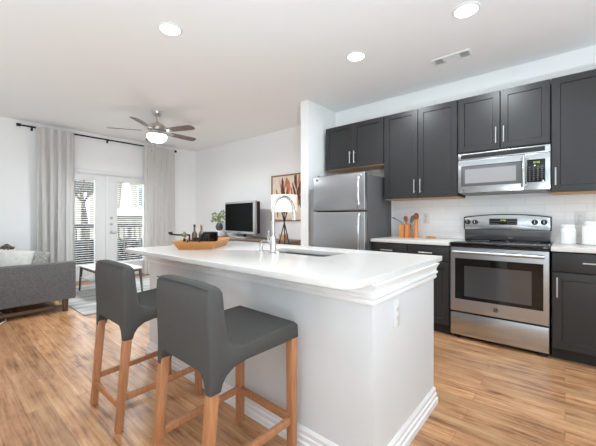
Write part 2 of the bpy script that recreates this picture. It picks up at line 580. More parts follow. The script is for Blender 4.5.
def french_door(name, y0, y1, g0, g1, label, hardware):
    x0, x1 = XL - 0.075, XL - 0.03
    z0, z1, gz0, gz1 = 0.026, DZ - 0.014, 0.30, 1.90
    s = MB()
    s.box(x0, x1, y0, g0, z0, z1).box(x0, x1, g1, y1, z0, z1).box(x0, x1, g0, g1, z0, gz0).box(x0, x1, g0, g1, gz1, z1)
    b = 0.02
    xa = x1 + 0.010
    s.box(x1, xa, g0 - b, g0, gz0 - b, gz1 + b, 0.002).box(x1, xa, g1, g1 + b, gz0 - b, gz1 + b, 0.002)
    s.box(x1, xa, g0, g1, gz1, gz1 + b, 0.002).box(x1, xa, g0, g1, gz0 - b, gz0, 0.002)
    d = structure(s.build(name, M['door']), label, 'door')
    MB().box(x0 + 0.018, x0 + 0.024, g0, g1, gz0, gz1).build('glass_pane', M['glass'], d, smooth=False)
    bl = MB()
    bl.box(x1 - 0.012, x1 + 0.012, g0 + 0.004, g1 - 0.004, gz1 - 0.028, gz1 - 0.002)
    z = gz0 + 0.02
    while z < gz1 - 0.035:
        c = 0.010
        bl.hexa([(x1 - c, g0 + 0.006, z + 0.002), (x1 + c, g0 + 0.006, z - 0.002), (x1 + c, g1 - 0.006, z - 0.002), (x1 - c, g1 - 0.006, z + 0.002),
                 (x1 - c, g0 + 0.006, z + 0.0035), (x1 + c, g0 + 0.006, z - 0.0005), (x1 + c, g1 - 0.006, z - 0.0005), (x1 - c, g1 - 0.006, z + 0.0035)])
        z += 0.041
    bl.build('blind', M['trim'], d, smooth=False)
    if hardware:
        hy = y0 + 0.075
        h = MB().cyl((x1, hy, 0.90), 0.027, 0.012, 'x').tube([(x1 + 0.01, hy, 0.90), (x1 + 0.05, hy, 0.90), (x1 + 0.055, hy + 0.02, 0.90), (x1 + 0.055, hy + 0.11, 0.902)], 0.009)
        h.build('handle', M['nickel'], d)
        MB().cyl((x1, hy, 1.17), 0.027, 0.016, 'x').box(x1 + 0.016, x1 + 0.03, hy - 0.004, hy + 0.004, 1.152, 1.188).build('deadbolt', M['nickel'], d)
        MB().cyl((x1, hy, 1.05), 0.025, 0.014, 'x').build('deadbolt', M['nickel'], d)
    return d
ymid = 2.222
french_door('door_1', DY0 + 0.014, ymid - 0.002, 1.51, 2.018, 'white french door leaf on the left with a blind in its glass', False)
french_door('door_2', ymid + 0.002, DY1 - 0.014, 2.405, 2.915, 'white french door leaf on the right with handle and deadbolt', True)
structure(MB().box(XL - 0.03, XL - 0.012, ymid - 0.03, ymid + 0.012, 0.026, DZ - 0.016, 0.003).build('trim_3', M['trim']), 'white strip where the french doors meet', 'trim')

# ---------------------------------------------------------------- outdoors
structure(MB().box(-8.15, XL - 0.15, 0.2, 4.6, -0.16, -0.03).build('floor_balcony', M['deck']), 'concrete balcony floor', 'floor')
structure(MB().box(-60, XL - 0.15, -30, 40, -3.4, -3.2).build('ground', M['lawn'], smooth=False), 'dull green lawn below the balcony', 'ground')
r = thing('balcony_railing', 'dark railing with thin upright bars on the balcony outside the french doors', 'railing', (-7.95, 2.4, -0.03))
MB().box(-7.99, -7.91, 0.3, 4.5, 0.955, 1.035, 0.004).build('top_rail', M['railwood'], r)
MB().box(-7.965, -7.935, 0.3, 4.5, 0.06, 0.10).build('bottom_rail', M['railwood'], r)
y = 0.36
while y < 4.5:
    post = min(abs(y - t) for t in (0.36, 1.80, 3.12, 4.44)) < 0.06
    hw = 0.035 if post else 0.013
    MB().box(-7.95 - hw, -7.95 + hw, y - hw, y + hw, -0.03 if post else 0.10, 0.955).build('post' if post else 'baluster', M['railwood'], r)
    y += 0.12

def leafy(mb, c, rad, n, size):
    for i in range(n):
        while True:
            p = Vector((random.uniform(-1, 1), random.uniform(-1, 1), random.uniform(-1, 1)))
            if 0.35 < p.length < 1:
                break
        q = Vector((c[0] + p.x * rad[0], c[1] + p.y * rad[1], c[2] + p.z * rad[2]))
        u = Vector((random.uniform(-1, 1), random.uniform(-1, 1), random.uniform(-1, 1))).normalized()
        v = u.orthogonal().normalized()
        nn = u.cross(v) * size * 0.12
        s = size * random.uniform(0.6, 1.2)
        vs = [mb.bm.verts.new(q + a) for a in (-u * s, v * s * 0.5 + nn, u * s, -v * s * 0.5 + nn)]
        mb.bm.faces.new(vs)
    return mb
hg = thing('hedge', 'dark clipped hedge beyond the balcony railing', 'hedge', (-9.4, 3.1, -3.2))
MB().box(-9.75, -9.05, 0.4, 5.8, -3.2, 0.20, 0.15, 3).build('branches', M['bark'], hg)
leafy(MB(), (-9.4, 3.1, -0.72), (0.62, 3.0, 1.32), 9000, 0.13).build('foliage', M['leafdark'], hg, smooth=False)
t = thing('tree', 'bare grey-brown tree with forked limbs outside the left french door', 'tree', (-11.2, 3.05, -3.2))
MB().tube([(-11.2, 3.02, -3.2), (-11.2, 3.08, 0), (-11.2, 3.10, 1.1), (-11.2, 3.06, 1.6), (-11.2, 2.98, 2.1)], [0.13, 0.115, 0.10, 0.055, 0.035], 10).build('trunk', M['bark'], t)
for pts in ([(3.06, 1.6), (3.18, 1.85), (3.22, 2.15)], [(3.06, 1.65), (2.88, 1.85), (2.84, 2.1)], [(3.18, 1.85), (3.30, 1.95), (3.36, 2.2)], [(2.99, 2.05), (3.08, 2.25), (3.06, 2.5)]):
    MB().tube([(-11.2, p, q) for p, q in pts], [0.04, 0.035, 0.025], 8).build('branch', M['bark'], t)
b = thing('apartment_building', 'pale cream apartment building across the lawn outside the french doors', 'building', (-17, 9.3, -3.2))
MB().box(-19, -17, 4.55, 15, -3.2, 3.1).build('wall', M['siding'], b)
MB().box(-19.3, -16.7, 4.3, 15.3, 3.1, 3.45).build('roof', M['roofgrey'], b)
MB().box(-17.0, -16.3, 5.9, 7.6, 1.30, 1.62).build('balcony_slab', M['trim'], b)
MB().prism([(6.2, 1.62), (6.75, 1.62), (6.5, 2.9), (6.3, 2.9)], 'x', -16.95, -16.6).build('stair_side', M['trim'], b)
for yy in (7.05, 8.6, 10.4):
    for zz in (-1.4, 1.72):
        wv = MB().box(-17.03, -16.96, yy, yy + 0.30, zz, zz + 1.1).build('window', M['trim'], b)
        MB().box(-16.96, -16.95, yy + 0.04, yy + 0.26, zz + 0.05, zz + 1.05).build('pane', M['pane'], wv)
c = thing('carport', 'grey flat-roofed carport at the top of the left french door view', 'shelter', (-13.5, 2.9, -3.2))
MB().box(-14.4, -12.9, 1.2, 3.95, 2.12, 2.46).build('roof', M['roofgrey'], c)
for yy in (1.4, 3.8):
    MB().box(-13.6, -13.45, yy - 0.07, yy + 0.07, -3.2, 2.12).build('post', M['trim'], c)

# ---------------------------------------------------------------- kitchen island
IX0, IX1, IY0, IY1 = -2.735, -0.630, 1.238, 2.060
isl = thing('kitchen_island', 'white panelled kitchen island body with stepped mouldings', 'kitchen island', ((IX0 + IX1) / 2, (IY0 + IY1) / 2, 0))
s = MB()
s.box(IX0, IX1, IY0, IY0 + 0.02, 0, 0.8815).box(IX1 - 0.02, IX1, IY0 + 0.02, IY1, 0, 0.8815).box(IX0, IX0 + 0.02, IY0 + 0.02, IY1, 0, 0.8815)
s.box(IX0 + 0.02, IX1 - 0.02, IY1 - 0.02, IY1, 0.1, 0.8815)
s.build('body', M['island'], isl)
MB().around([(0, 0), (0.022, 0), (0.022, 0.034), (0.015, 0.040), (0.016, 0.062), (0.010, 0.069), (0.011, 0.090), (0.005, 0.104), (0, 0.104)], IX0, IX1, IY0, IY1).build('baseboard', M['trim'], isl, smooth=False)
MB().around([(0, 0.788), (0.010, 0.788), (0.014, 0.794), (0.014, 0.804), (0.010, 0.809), (0.014, 0.814), (0.020, 0.822), (0.020, 0.830), (0.013, 0.836), (0.014, 0.850), (0.021, 0.866), (0.030, 0.8815), (0, 0.8815)], IX0, IX1, IY0, IY1).build('crown_moulding', M['trim'], isl, smooth=False)
for k in range(4):
    xa = IX0 + 0.05 + k * 0.495
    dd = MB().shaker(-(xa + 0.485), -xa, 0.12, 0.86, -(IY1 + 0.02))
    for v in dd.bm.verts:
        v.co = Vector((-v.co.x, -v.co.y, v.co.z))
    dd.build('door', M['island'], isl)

SX0, SX1, SY0, SY1 = -1.80, -1.185, 1.645, 1.95
def slab_curve(name, outer, inner, z0, z1, bev, m):
    cu = bpy.data.curves.new(name, 'CURVE')
    cu.dimensions = '2D'
    cu.fill_mode = 'BOTH'
    for pts in ([outer] + ([inner] if inner else [])):
        sp = cu.splines.new('POLY')
        sp.points.add(len(pts) - 1)
        for i, p in enumerate(pts):
            sp.points[i].co = (p[0], p[1], 0, 1)
        sp.use_cyclic_u = True
    cu.extrude = (z1 - z0) / 2 - bev
    cu.bevel_depth = bev
    cu.bevel_resolution = 2
    cu.offset = -bev
    tmp = bpy.data.objects.new(name + '_tmp', cu)
    COL.objects.link(tmp)
    bpy.context.view_layer.update()
    me = bpy.data.meshes.new_from_object(tmp.evaluated_get(bpy.context.evaluated_depsgraph_get()))
    bpy.data.objects.remove(tmp)
    me.name = name
    me.transform(Matrix.Translation((0, 0, (z0 + z1) / 2)))
    mb = MB()
    mb.bm.from_mesh(me)
    bmesh.ops.remove_doubles(mb.bm, verts=mb.bm.verts, dist=0.0001)
    bpy.data.meshes.remove(me)
    return mb.build(name, m)
def rounded(x0, x1, y0, y1, radii, n=10):
    pts = []
    for (cx, cy, a0), rr in zip(((x1, y0, -90), (x1, y1, 0), (x0, y1, 90), (x0, y0, 180)), radii):
        ox = cx - rr if cx == x1 else cx + rr
        oy = cy - rr if cy == y1 else cy + rr
        for i in range(n + 1):
            a = math.radians(a0 + 90 * i / n)
            pts.append((ox + rr * math.cos(a), oy + rr * math.sin(a)))
    return pts
top = slab_curve('island_countertop', rounded(-2.765, -0.618, 1.045, 2.205, (0.10, 0.008, 0.008, 0.02)), rounded(SX0, SX1, SY0, SY1, (0.04,) * 4, 6)[::-1], 0.882, 0.914, 0.003, M['quartz'])
tag(top, 'long white quartz countertop with a rounded corner on the island', 'countertop')

sk = thing('sink', 'stainless steel undermount sink set in the white island countertop', 'sink', ((SX0 + SX1) / 2, (SY0 + SY1) / 2, 0.70))
o_, i_ = rounded(SX0 - 0.004, SX1 + 0.004, SY0 - 0.004, SY1 + 0.004, (0.042,) * 4, 6), rounded(SX0 - 0.001, SX1 + 0.001, SY0 - 0.001, SY1 + 0.001, (0.04,) * 4, 6)
bt = rounded(SX0 + 0.02, SX1 - 0.02, SY0 + 0.02, SY1 - 0.02, (0.05,) * 4, 6)
s = MB()
s.loft([[(x, y, 0.70) for x, y in bt], [(x, y, 0.72) for x, y in o_], [(x, y, 0.8815) for x, y in o_], [(x, y, 0.8815) for x, y in i_], [(x, y, 0.722) for x, y in i_], [(x, y, 0.704) for x, y in bt]])
s.build('basin', M['sinksteel'], sk)
MB().lathe([(0.04, 0), (0.04, 0.003), (0.012, 0.001)], (-1.49, 1.80, 0.704)).build('drain', M['chrome'], sk)

def arc_pts(cx, cy, cz, r, a0, a1, n, dirv):
    return [(cx + dirv[0] * r * math.cos(math.radians(a0 + (a1 - a0) * i / n)), cy + dirv[1] * r * math.cos(math.radians(a0 + (a1 - a0) * i / n)), cz + r * math.sin(math.radians(a0 + (a1 - a0) * i / n))) for i in range(n + 1)]
fx, fy = -1.580, 1.586
f = thing('kitchen_faucet', 'tall chrome gooseneck faucet standing behind the island sink', 'faucet', (fx, fy, 0.914))
MB().lathe([(0.027, 0), (0.027, 0.006), (0.0215, 0.010), (0.0215, 0.115), (0.0165, 0.122)], (fx, fy, 0.9143)).build('base', M['chrome'], f)
R_ = 0.112
neck = [(fx, fy, 1.03), (fx, fy, 1.10)] + arc_pts(fx, fy + R_, 1.212, R_, 180, 8, 18, (0, 1)) 
MB().tube(neck, 0.0108, 12).build('neck', M['chrome'], f)
MB().tube([neck[-1], (fx, fy + 2 * R_ + 0.002, 1.212), (fx, fy + 2 * R_ + 0.004, 1.15)], [0.0128, 0.0155, 0.0165], 14).build('spray_head', M['chrome'], f)
MB().cyl((fx - 0.055, fy, 1.00), 0.012, 0.04, 'x').tube([(fx - 0.05, fy, 1.00), (fx - 0.06, fy + 0.01, 1.01), (fx - 0.062, fy + 0.02, 1.07)], [0.008, 0.007, 0.005], 8).build('lever', M['chrome'], f)
dp = thing('soap_dispenser', 'small chrome soap pump left of the tall faucet on the island', 'soap dispenser', (-1.735, 1.615, 0.914))
MB().lathe([(0.021, 0), (0.021, 0.006), (0.012, 0.01), (0.012, 0.045), (0.017, 0.048), (0.017, 0.058), (0.006, 0.06), (0.006, 0.075)], (-1.735, 1.615, 0.9143)).build('base', M['chrome'], dp)
MB().tube([(-1.735, 1.615, 0.985), (-1.735, 1.63, 0.992), (-1.735, 1.68, 0.986)], 0.006, 8).build('spout', M['chrome'], dp)
tag(MB().lathe([(0.020, 0), (0.020, 0.016), (0.016, 0.022), (0.004, 0.024)], (-1.545, 1.590, 0.9143)).build('air_gap_cap', M['chrome']), 'short chrome cap just right of the tall faucet foot', 'sink fitting')

# ---------------------------------------------------------------- outlets
def outlet(label, c, nx, ny, wd=0.072, ht=0.115, group=None):
    t = thing('wall_outlet', label, 'outlet', c)
    x, y, z = c
    tx, ty = -ny, nx
    def bxx(s, u0, u1, z0, z1, d0, d1, bev=0.0):
        P = lambda u, d, zz: (x + tx * u + nx * d, y + ty * u + ny * d, z + zz)
        return s.hexa([P(u0, d0, z0), P(u1, d0, z0), P(u1, d1, z0), P(u0, d1, z0), P(u0, d0, z1), P(u1, d0, z1), P(u1, d1, z1), P(u0, d1, z1)], bev)
    bxx(MB(), -wd / 2, wd / 2, -ht / 2, ht / 2, 0, 0.005, 0.0015).build('cover_plate', M['plate'], t)
    for q in (-0.021, 0.021):
        k = bxx(MB(), -0.017, 0.017, q - 0.015, q + 0.015, 0.005, 0.0075, 0.001).build('socket', M['plate'], t)
        sl = MB()
        bxx(sl, -0.009, -0.006, q - 0.006, q + 0.006, 0.0075, 0.0079)
        bxx(sl, 0.006, 0.009, q - 0.006, q + 0.006, 0.0075, 0.0079)
        bxx(sl, -0.002, 0.002, q - 0.012, q - 0.008, 0.0075, 0.0079)
        sl.build('slot', M['slot'], k)
outlet('white electrical outlet on the right end panel of the island', (-0.630, 1.485, 0.700), 1, 0, 0.074, 0.135)
outlet('white electrical outlet on the tiled wall behind the white canisters', (0.107, KY - 0.008, 1.166), 0, -1, 0.078, 0.125)
outlet('white electrical outlet on the tiled wall right of the wooden utensil crock', (-1.283, KY - 0.008, 1.16), 0, -1)

# ---------------------------------------------------------------- kitchen cabinets
def pull(s_parent, x, z0, z1, yf):
    MB().tube([(x, yf - 0.030, z0), (x, yf - 0.030, z1)], 0.0062, 10).tube([(x, yf + 0.001, z0 + 0.018), (x, yf - 0.030, z0 + 0.018)], 0.0045, 8).tube([(x, yf + 0.001, z1 - 0.018), (x, yf - 0.030, z1 - 0.018)], 0.0045, 8).build('handle', M['nickel'], s_parent)
def hpull(s_parent, x0, x1, z, yf):
    MB().tube([(x0, yf - 0.030, z), (x1, yf - 0.030, z)], 0.0062, 10).tube([(x0 + 0.018, yf + 0.001, z), (x0 + 0.018, yf - 0.030, z)], 0.0045, 8).tube([(x1 - 0.018, yf + 0.001, z), (x1 - 0.018, yf - 0.030, z)], 0.0045, 8).build('handle', M['nickel'], s_parent)
UY = 3.587
def upper(x0, x1, z0, z1, doors, hz, label, under='rawwood'):
    t = thing('wall_cabinet', label, 'cabinet', ((x0 + x1) / 2, KY - 0.18, z0), 'dark kitchen wall cabinets')
    MB().box(x0, x1, UY + 0.022, KY - 0.0005, z0 + 0.012, z1).build('body', M['cabdark'], t)
    MB().box(x0 + 0.002, x1 - 0.002, UY + 0.024, KY - 0.010, z0, z0 + 0.012).build('bottom_panel', M[under], t)
    for a, b_, hx in doors:
        d = MB().shaker(a, b_, z0 + 0.008, z1 - 0.003, UY).build('door', M['cab'], t)
        pull(d, hx, hz[0], hz[1], UY)
T_ = 2.408
upper(-2.545, -1.680, 1.822, T_, [(-2.541, -2.115, -2.143), (-2.110, -1.684, -2.080)], (1.880, 2.035), 'short two-door dark cabinet mounted over the refrigerator')
upper(-1.676, -0.858, 1.386, T_, [(-1.673, -1.271, -1.303), (-1.266, -0.861, -1.236)], (1.450, 1.605), 'tall two-door dark cabinet between refrigerator and microwave')
upper(-0.854, -0.098, 1.832, T_, [(-0.851, -0.481, -0.511), (-0.475, -0.101, -0.447)], (1.895, 2.05), 'short two-door dark cabinet above the microwave', 'cabdark')
upper(-0.094, 0.40, 1.386, T_, [(-0.090, 0.397, -0.062)], (1.455, 1.61), 'tall single-door dark cabinet right of the microwave, above the canisters')

BY = 3.312
def base_cab(x0, x1, cols, label, pulls):
    t = thing('base_cabinet', label, 'cabinet', ((x0 + x1) / 2, 3.62, 0), 'dark kitchen base cabinets')
    MB().box(x0, x1, BY + 0.022, KY - 0.001, 0.10, 0.8945).build('body', M['cabdark'], t)
    MB().box(x0, x1, BY + 0.075, KY - 0.001, 0, 0.10).build('toe_kick', M['cabdark'], t)
    for (a, b_, hx), pr in zip(cols, pulls):
        d = MB().box(a, b_, BY, BY + 0.02, 0.735, 0.882, 0.002).build('drawer', M['cab'], t)
        hpull(d, pr[0], pr[1], 0.812, BY)
        d = MB().shaker(a, b_, 0.105, 0.722, BY).build('door', M['cab'], t)
        pull(d, hx, 0.525, 0.685, BY)
base_cab(-1.700, -0.866, [(-1.697, -1.286, -1.32), (-1.281, -0.869, -1.247)], 'dark two-drawer base cabinet between refrigerator and range', [(-1.575, -1.44), (-1.155, -1.02)])
base_cab(-0.082, 0.42, [(-0.078, 0.416, -0.048)], 'dark base cabinet with one drawer right of the range', [(0.105, 0.245)])
tag(MB().box(-1.702, -0.862, 3.285, KY - 0.0085, 0.895, 0.930, 0.003).build('kitchen_countertop', M['quartz']), 'white countertop holding the wooden utensil crock, left of the range', 'countertop')
tag(MB().box(-0.088, 0.425, 3.285, KY - 0.0085, 0.895, 0.930, 0.003).build('kitchen_countertop', M['quartz']), 'white countertop holding the white canisters, right of the range', 'countertop')

# round maker's badge: ring with a looping monogram
def badge(parent, x, y, z, r):
    s = MB()
    s.lathe([(r, 0), (r, -0.002), (r * 0.2, -0.003)], (x, y, z), 20, 'y')
    bd = s.build('badge', M['black'], parent)
    g = MB()
    for k0 in (0, 1):
        pts = []
        for i in range(17):
            a = math.radians(-60 + 300 * i / 16) + k0 * PI
            q = r * 0.30
            pts.append((x + (k0 * 2 - 1) * r * 0.28 + q * math.cos(a), y - 0.0045, z + q * 1.5 * math.sin(a)))
        g.tube(pts, r * 0.05, 6)
    rp = [(x + r * 0.82 * math.cos(2 * PI * i / 24), y - 0.0035, z + r * 0.82 * math.sin(2 * PI * i / 24)) for i in range(25)]
    g.tube(rp, r * 0.035, 6)
    g.build('monogram', M['nickel'], bd)

# ---------------------------------------------------------------- range
RX0, RX1 = -0.855, -0.098
rg = thing('kitchen_range', 'stainless steel electric range with black glass top between the dark base cabinets', 'stove', ((RX0 + RX1) / 2, 3.6, 0))
MB().box(RX0, RX1, 3.345, 3.925, 0.03, 0.905).box(RX0 + 0.02, RX0 + 0.07, 3.36, 3.41, 0, 0.03).box(RX1 - 0.07, RX1 - 0.02, 3.36, 3.41, 0, 0.03).box(RX0 + 0.02, RX0 + 0.07, 3.85, 3.90, 0, 0.03).box(RX1 - 0.07, RX1 - 0.02, 3.85, 3.90, 0, 0.03).build('body', M['black'], rg)
MB().box(RX0 + 0.001, RX1 - 0.001, 3.314, 3.345, 0.042, 0.256, 0.004).build('storage_drawer', M['steel'], rg)
ct = MB().box(RX0 - 0.003, RX1 + 0.003, 3.306, 3.90, 0.905, 0.933, 0.005).build('cooktop', M['blackglass'], rg)
for (bx_, by_, br_) in ((-0.67, 3.45, 0.105), (-0.28, 3.45, 0.085), (-0.67, 3.70, 0.08), (-0.28, 3.70, 0.105)):
    MB().lathe([(br_, 0), (br_, 0.0008), (br_ - 0.004, 0.0008), (br_ - 0.004, 0)], (bx_, by_, 0.9331), 40, cap=False).build('burner_ring', M['fridgeside'], ct)
s = MB()
a0, a1, b0, b1 = -0.814, -0.136, 0.388, 0.780
s.box(RX0 + 0.001, a0, 3.314, 3.345, 0.272, 0.885).box(a1, RX1 - 0.001, 3.314, 3.345, 0.272, 0.885).box(a0, a1, 3.314, 3.345, 0.272, b0).box(a0, a1, 3.314, 3.345, b1, 0.885)
dr = s.build('oven_door', M['steel'], rg)
gl = MB().box(a0, a1, 3.3155, 3.335, b0, b1).build('door_glass', M['blackglass'], dr)
MB().box(-0.733, -0.214, 3.3145, 3.3155, 0.42, 0.711).build('viewing_window', M['ovenwin'], dr)
hb = MB().tube([(RX0 + 0.03, 3.27, 0.842), (RX1 - 0.03, 3.27, 0.842)], 0.0155, 14)
for hx in (RX0 + 0.045, RX1 - 0.045):
    hb.box(hx - 0.012, hx + 0.012, 3.27, 3.3145, 0.832, 0.852, 0.002)
hb.build('handle', M['steel'], dr)
badge(dr, -0.477, 3.3135, 0.333, 0.021)
MB().box(RX0 + 0.006, RX1 - 0.006, 3.862, 3.925, 0.933, 1.045, 0.003).build('backguard_lower', M['ovenwin'], rg)
n = 16
poly = [(RX0 - 0.002, 1.040), (RX1 + 0.002, 1.040)] + [(RX1 + 0.002 + (RX0 - RX1 - 0.004) * i / n, 1.178 + 0.030 * math.sin(PI * i / n) ** 0.8) for i in range(n + 1)]
bg = MB().prism(poly, 'y', 3.860, 3.93, 0.003).build('backguard', M['black'], rg)
pin_ = [(x + (0.010 if x < -0.70 else (-0.010 if x > -0.25 else 0)), z + (0.006 if z < 1.1 else -0.010)) for x, z in poly]
MB().prism(pin_, 'y', 3.8565, 3.8605, 0.0015).build('backguard_face', M['steel'], bg)
for i in range(4):
    kx = (-0.819, -0.747, -0.225, -0.153)[i]
    k = MB().lathe([(0.026, 0), (0.026, -0.006), (0.019, -0.008), (0.018, -0.024), (0.005, -0.026)], (kx, 3.8555, 1.124), 20, 'y').build('knob', M['black'], rg)
    MB().box(kx - 0.003, kx + 0.003, 3.826, 3.8305, 1.110, 1.142).build('pointer', M['nickel'], k)
dsp = MB().box(-0.612, -0.366, 3.8535, 3.8565, 1.096, 1.160, 0.001).build('control_panel', M['blackglass'], rg)
DIG = {'8': 'abcdefg', '1': 'bc', '2': 'abged', '0': 'abcdef', '5': 'afgcd', '4': 'fgbc', '3': 'abgcd'}
def digits(s, text, x, z, h, y):
    wd = h * 0.5
    t_ = h * 0.13
    for ch in text:
        if ch == ':':
            s.box(x, x + t_, y - 0.0006, y, z + h * 0.25, z + h * 0.25 + t_).box(x, x + t_, y - 0.0006, y, z + h * 0.65, z + h * 0.65 + t_)
            x += t_ * 2.4
            continue
        seg = {'a': (0, h - t_, wd, h), 'g': (0, h / 2 - t_ / 2, wd, h / 2 + t_ / 2), 'd': (0, 0, wd, t_), 'f': (0, h / 2, t_, h), 'e': (0, 0, t_, h / 2), 'b': (wd - t_, h / 2, wd, h), 'c': (wd - t_, 0, wd, h / 2)}
        for c_ in DIG[ch]:
            q = seg[c_]
            s.box(x + q[0], x + q[2], y - 0.0006, y, z + q[1], z + q[3])
        x += wd * 1.45
digits_bm = MB()
digits(digits_bm, '12:50', -0.515, 1.134, 0.016, 3.8535)
digits_bm.build('clock_digits', M['digits'], dsp, smooth=False)
kb = MB()
for i in range(5):
    for j in range(2):
        for side in (0, 1):
            x = (-0.602 if side == 0 else -0.452) + i * 0.017
            kb.box(x, x + 0.010, 3.8529, 3.8535, 1.106 + j * 0.022, 1.112 + j * 0.022)
kb.build('key_legends', M['keys'], dsp, smooth=False)

# ---------------------------------------------------------------- microwave
mw = thing('microwave', 'stainless steel over-range microwave under the short dark cabinet', 'microwave', ((RX0 + RX1) / 2, 3.76, 1.42))
X0, X1, Z0, Z1 = -0.854, -0.098, 1.424, 1.828
MB().box(X0, X1, 3.622, KY - 0.001, Z0 + 0.004, Z1).build('body', M['panelgrey'], mw)
s = MB().box(X0, X1, 3.596, 3.622, 1.762, Z1, 0.003)
vp = s.build('vent_panel', M['steel'], mw)
vs = MB().box(-0.825, -0.136, 3.5935, 3.596, 1.774, 1.816)
vs.build('vent_grille', M['black'], vp)
md = MB().box(X0, -0.292, 3.594, 3.622, Z0, 1.758, 0.004).build('door', M['steel'], mw)
fr_ = MB().box(-0.822, -0.305, 3.5915, 3.594, 1.490, 1.700, 0.008, 2).build('window_border', M['fridgeside'], md)
MB().box(-0.787, -0.352, 3.5905, 3.5915, 1.520, 1.664).build('window', M['mwwin'], fr_)
MB().tube([(-0.290, 3.55, 1.445), (-0.290, 3.55, 1.745)], 0.011, 12).box(-0.297, -0.283, 3.55, 3.5945, 1.460, 1.475).box(-0.297, -0.283, 3.55, 3.5945, 1.715, 1.730).build('handle', M['chrome'], md)
cp = MB().box(-0.288, X1, 3.594, 3.622, Z0, 1.758, 0.004).build('control_panel', M['steel'], mw)
kp = MB().box(-0.268, -0.134, 3.592, 3.594, 1.494, 1.703, 0.006).build('keypad', M['blackglass'], cp)
digits_bm = MB()
digits(digits_bm, '12:50', -0.226, 1.667, 0.017, 3.592)
digits_bm.build('clock_digits', M['digits'], kp, smooth=False)
kb = MB()
for i in range(4):
    for j in range(7):
        x, z = -0.254 + i * 0.030, 1.512 + j * 0.020
        kb.box(x, x + 0.012, 3.5914, 3.592, z, z + 0.005)
kb.build('key_legends', M['keys'], kp, smooth=False)
badge(md, -0.800, 3.5935, 1.452, 0.010)
MB().box(X0 + 0.03, X1 - 0.03, 3.64, 3.90, Z0 - 0.012, Z0 + 0.0038, 0.002).build('underside_lamp_panel', M['panelgrey'], mw)

# ---------------------------------------------------------------- refrigerator
FX0, FX1, FY = -2.448, -1.718, 3.185
fg = thing('refrigerator', 'stainless steel top-freezer refrigerator beside the short white wall', 'refrigerator', ((FX0 + FX1) / 2, 3.55, 0))
MB().box(FX0 + 0.004, FX1 - 0.004, FY + 0.075, 3.90, 0.03, 1.675, 0.004).box(FX0 + 0.05, FX0 + 0.1, 3.3, 3.35, 0, 0.03).box(FX1 - 0.1, FX1 - 0.05, 3.3, 3.35, 0, 0.03).box(FX0 + 0.05, FX0 + 0.1, 3.80, 3.85, 0, 0.03).box(FX1 - 0.1, FX1 - 0.05, 3.80, 3.85, 0, 0.03).build('cabinet_body', M['fridgeside'], fg)
MB().box(FX0 + 0.012, FX1 - 0.012, FY + 0.060, FY + 0.075, 0.10, 1.672).build('door_gasket', M['gasket'], fg)
def fdoor(z0, z1, hz0, hz1, label):
    d = MB().box(FX0, FX1, FY, FY + 0.060, z0, z1, 0.010, 3).build('door', M['fridgesteel'], fg)
    d['label'] = label
    hx = FX1 - 0.055
    MB().tube([(hx, FY + 0.002, hz0), (hx, FY - 0.035, hz0 + 0.012), (hx, FY - 0.045, hz0 + 0.05), (hx, FY - 0.052, (hz0 + hz1) / 2), (hx, FY - 0.045, hz1 - 0.05), (hx, FY - 0.035, hz1 - 0.012), (hx, FY + 0.002, hz1)], [0.012, 0.012, 0.012, 0.013, 0.012, 0.012, 0.012], 12).build('handle', M['chrome'], d)
    return d
d = fdoor(1.252, 1.690, 1.275, 1.655, 'short upper freezer door')
badge(d, FX0 + 0.055, FY, 1.640, 0.014)
fdoor(0.075, 1.240, 0.78, 1.218, 'tall lower refrigerator door')
MB().box(FX0 + 0.02, FX1 - 0.02, FY + 0.03, FY + 0.075, 0.01, 0.072).build('kick_grille', M['black'], fg)
MB().lathe([(0.018, 0), (0.018, 0.012)], (FX0 + 0.05, FY + 0.05, 1.690), 12).build('hinge_cover', M['fridgeside'], fg)
tag(MB().box(-2.595, -2.465, 3.30, 3.335, 0, 1.545, 0.003).build('filler_panel', M['panelgrey']), 'narrow grey panel standing between the refrigerator and the short white wall', 'panel')

# ---------------------------------------------------------------- things on the back counters
CZ = 0.9303
def canister(x, y, r, h, label):
    t = thing('canister', label, 'canister', (x, y, CZ), 'white canisters by the range')
    MB().lathe([(r * 0.9, 0), (r, 0.006), (r, h * 0.70), (r * 0.97, h * 0.78), (r * 0.80, h * 0.84), (r * 0.80, h * 0.86)], (x, y, CZ), 36).build('jar', M['ceramic'], t)
    MB().lathe([(r * 0.86, 0), (r * 0.86, h * 0.12), (r * 0.80, h * 0.145), (r * 0.10, h * 0.15)], (x, y, CZ + h * 0.861), 36).build('lid', M['ceramic'], t)
canister(0.022, 3.765, 0.056, 0.172, 'small white lidded canister nearer the range')
canister(0.196, 3.765, 0.083, 0.206, 'larger white lidded canister at the right edge of the counter')
cx, cy = -1.478, 3.76
ck = thing('utensil_crock', 'square wooden crock on the counter beside the refrigerator', 'utensil holder', (cx, cy, CZ))
s = MB()
h = 0.158
for (a, b_, c_, d_) in ((-0.057, 0.057, -0.055, -0.046), (-0.057, 0.057, 0.046, 0.055), (-0.057, -0.048, -0.046, 0.046), (0.048, 0.057, -0.046, 0.046)):
    s.box(cx + a, cx + b_, cy + c_, cy + d_, CZ, CZ + h)
s.box(cx - 0.048, cx + 0.048, cy - 0.046, cy + 0.046, CZ, CZ + 0.012)
s.build('body', M['crock'], ck)
MB().box(cx - 0.002, cx + 0.016, cy - 0.0565, cy - 0.0551, CZ, CZ + h).build('dark_stripe', M['crockdark'], ck)
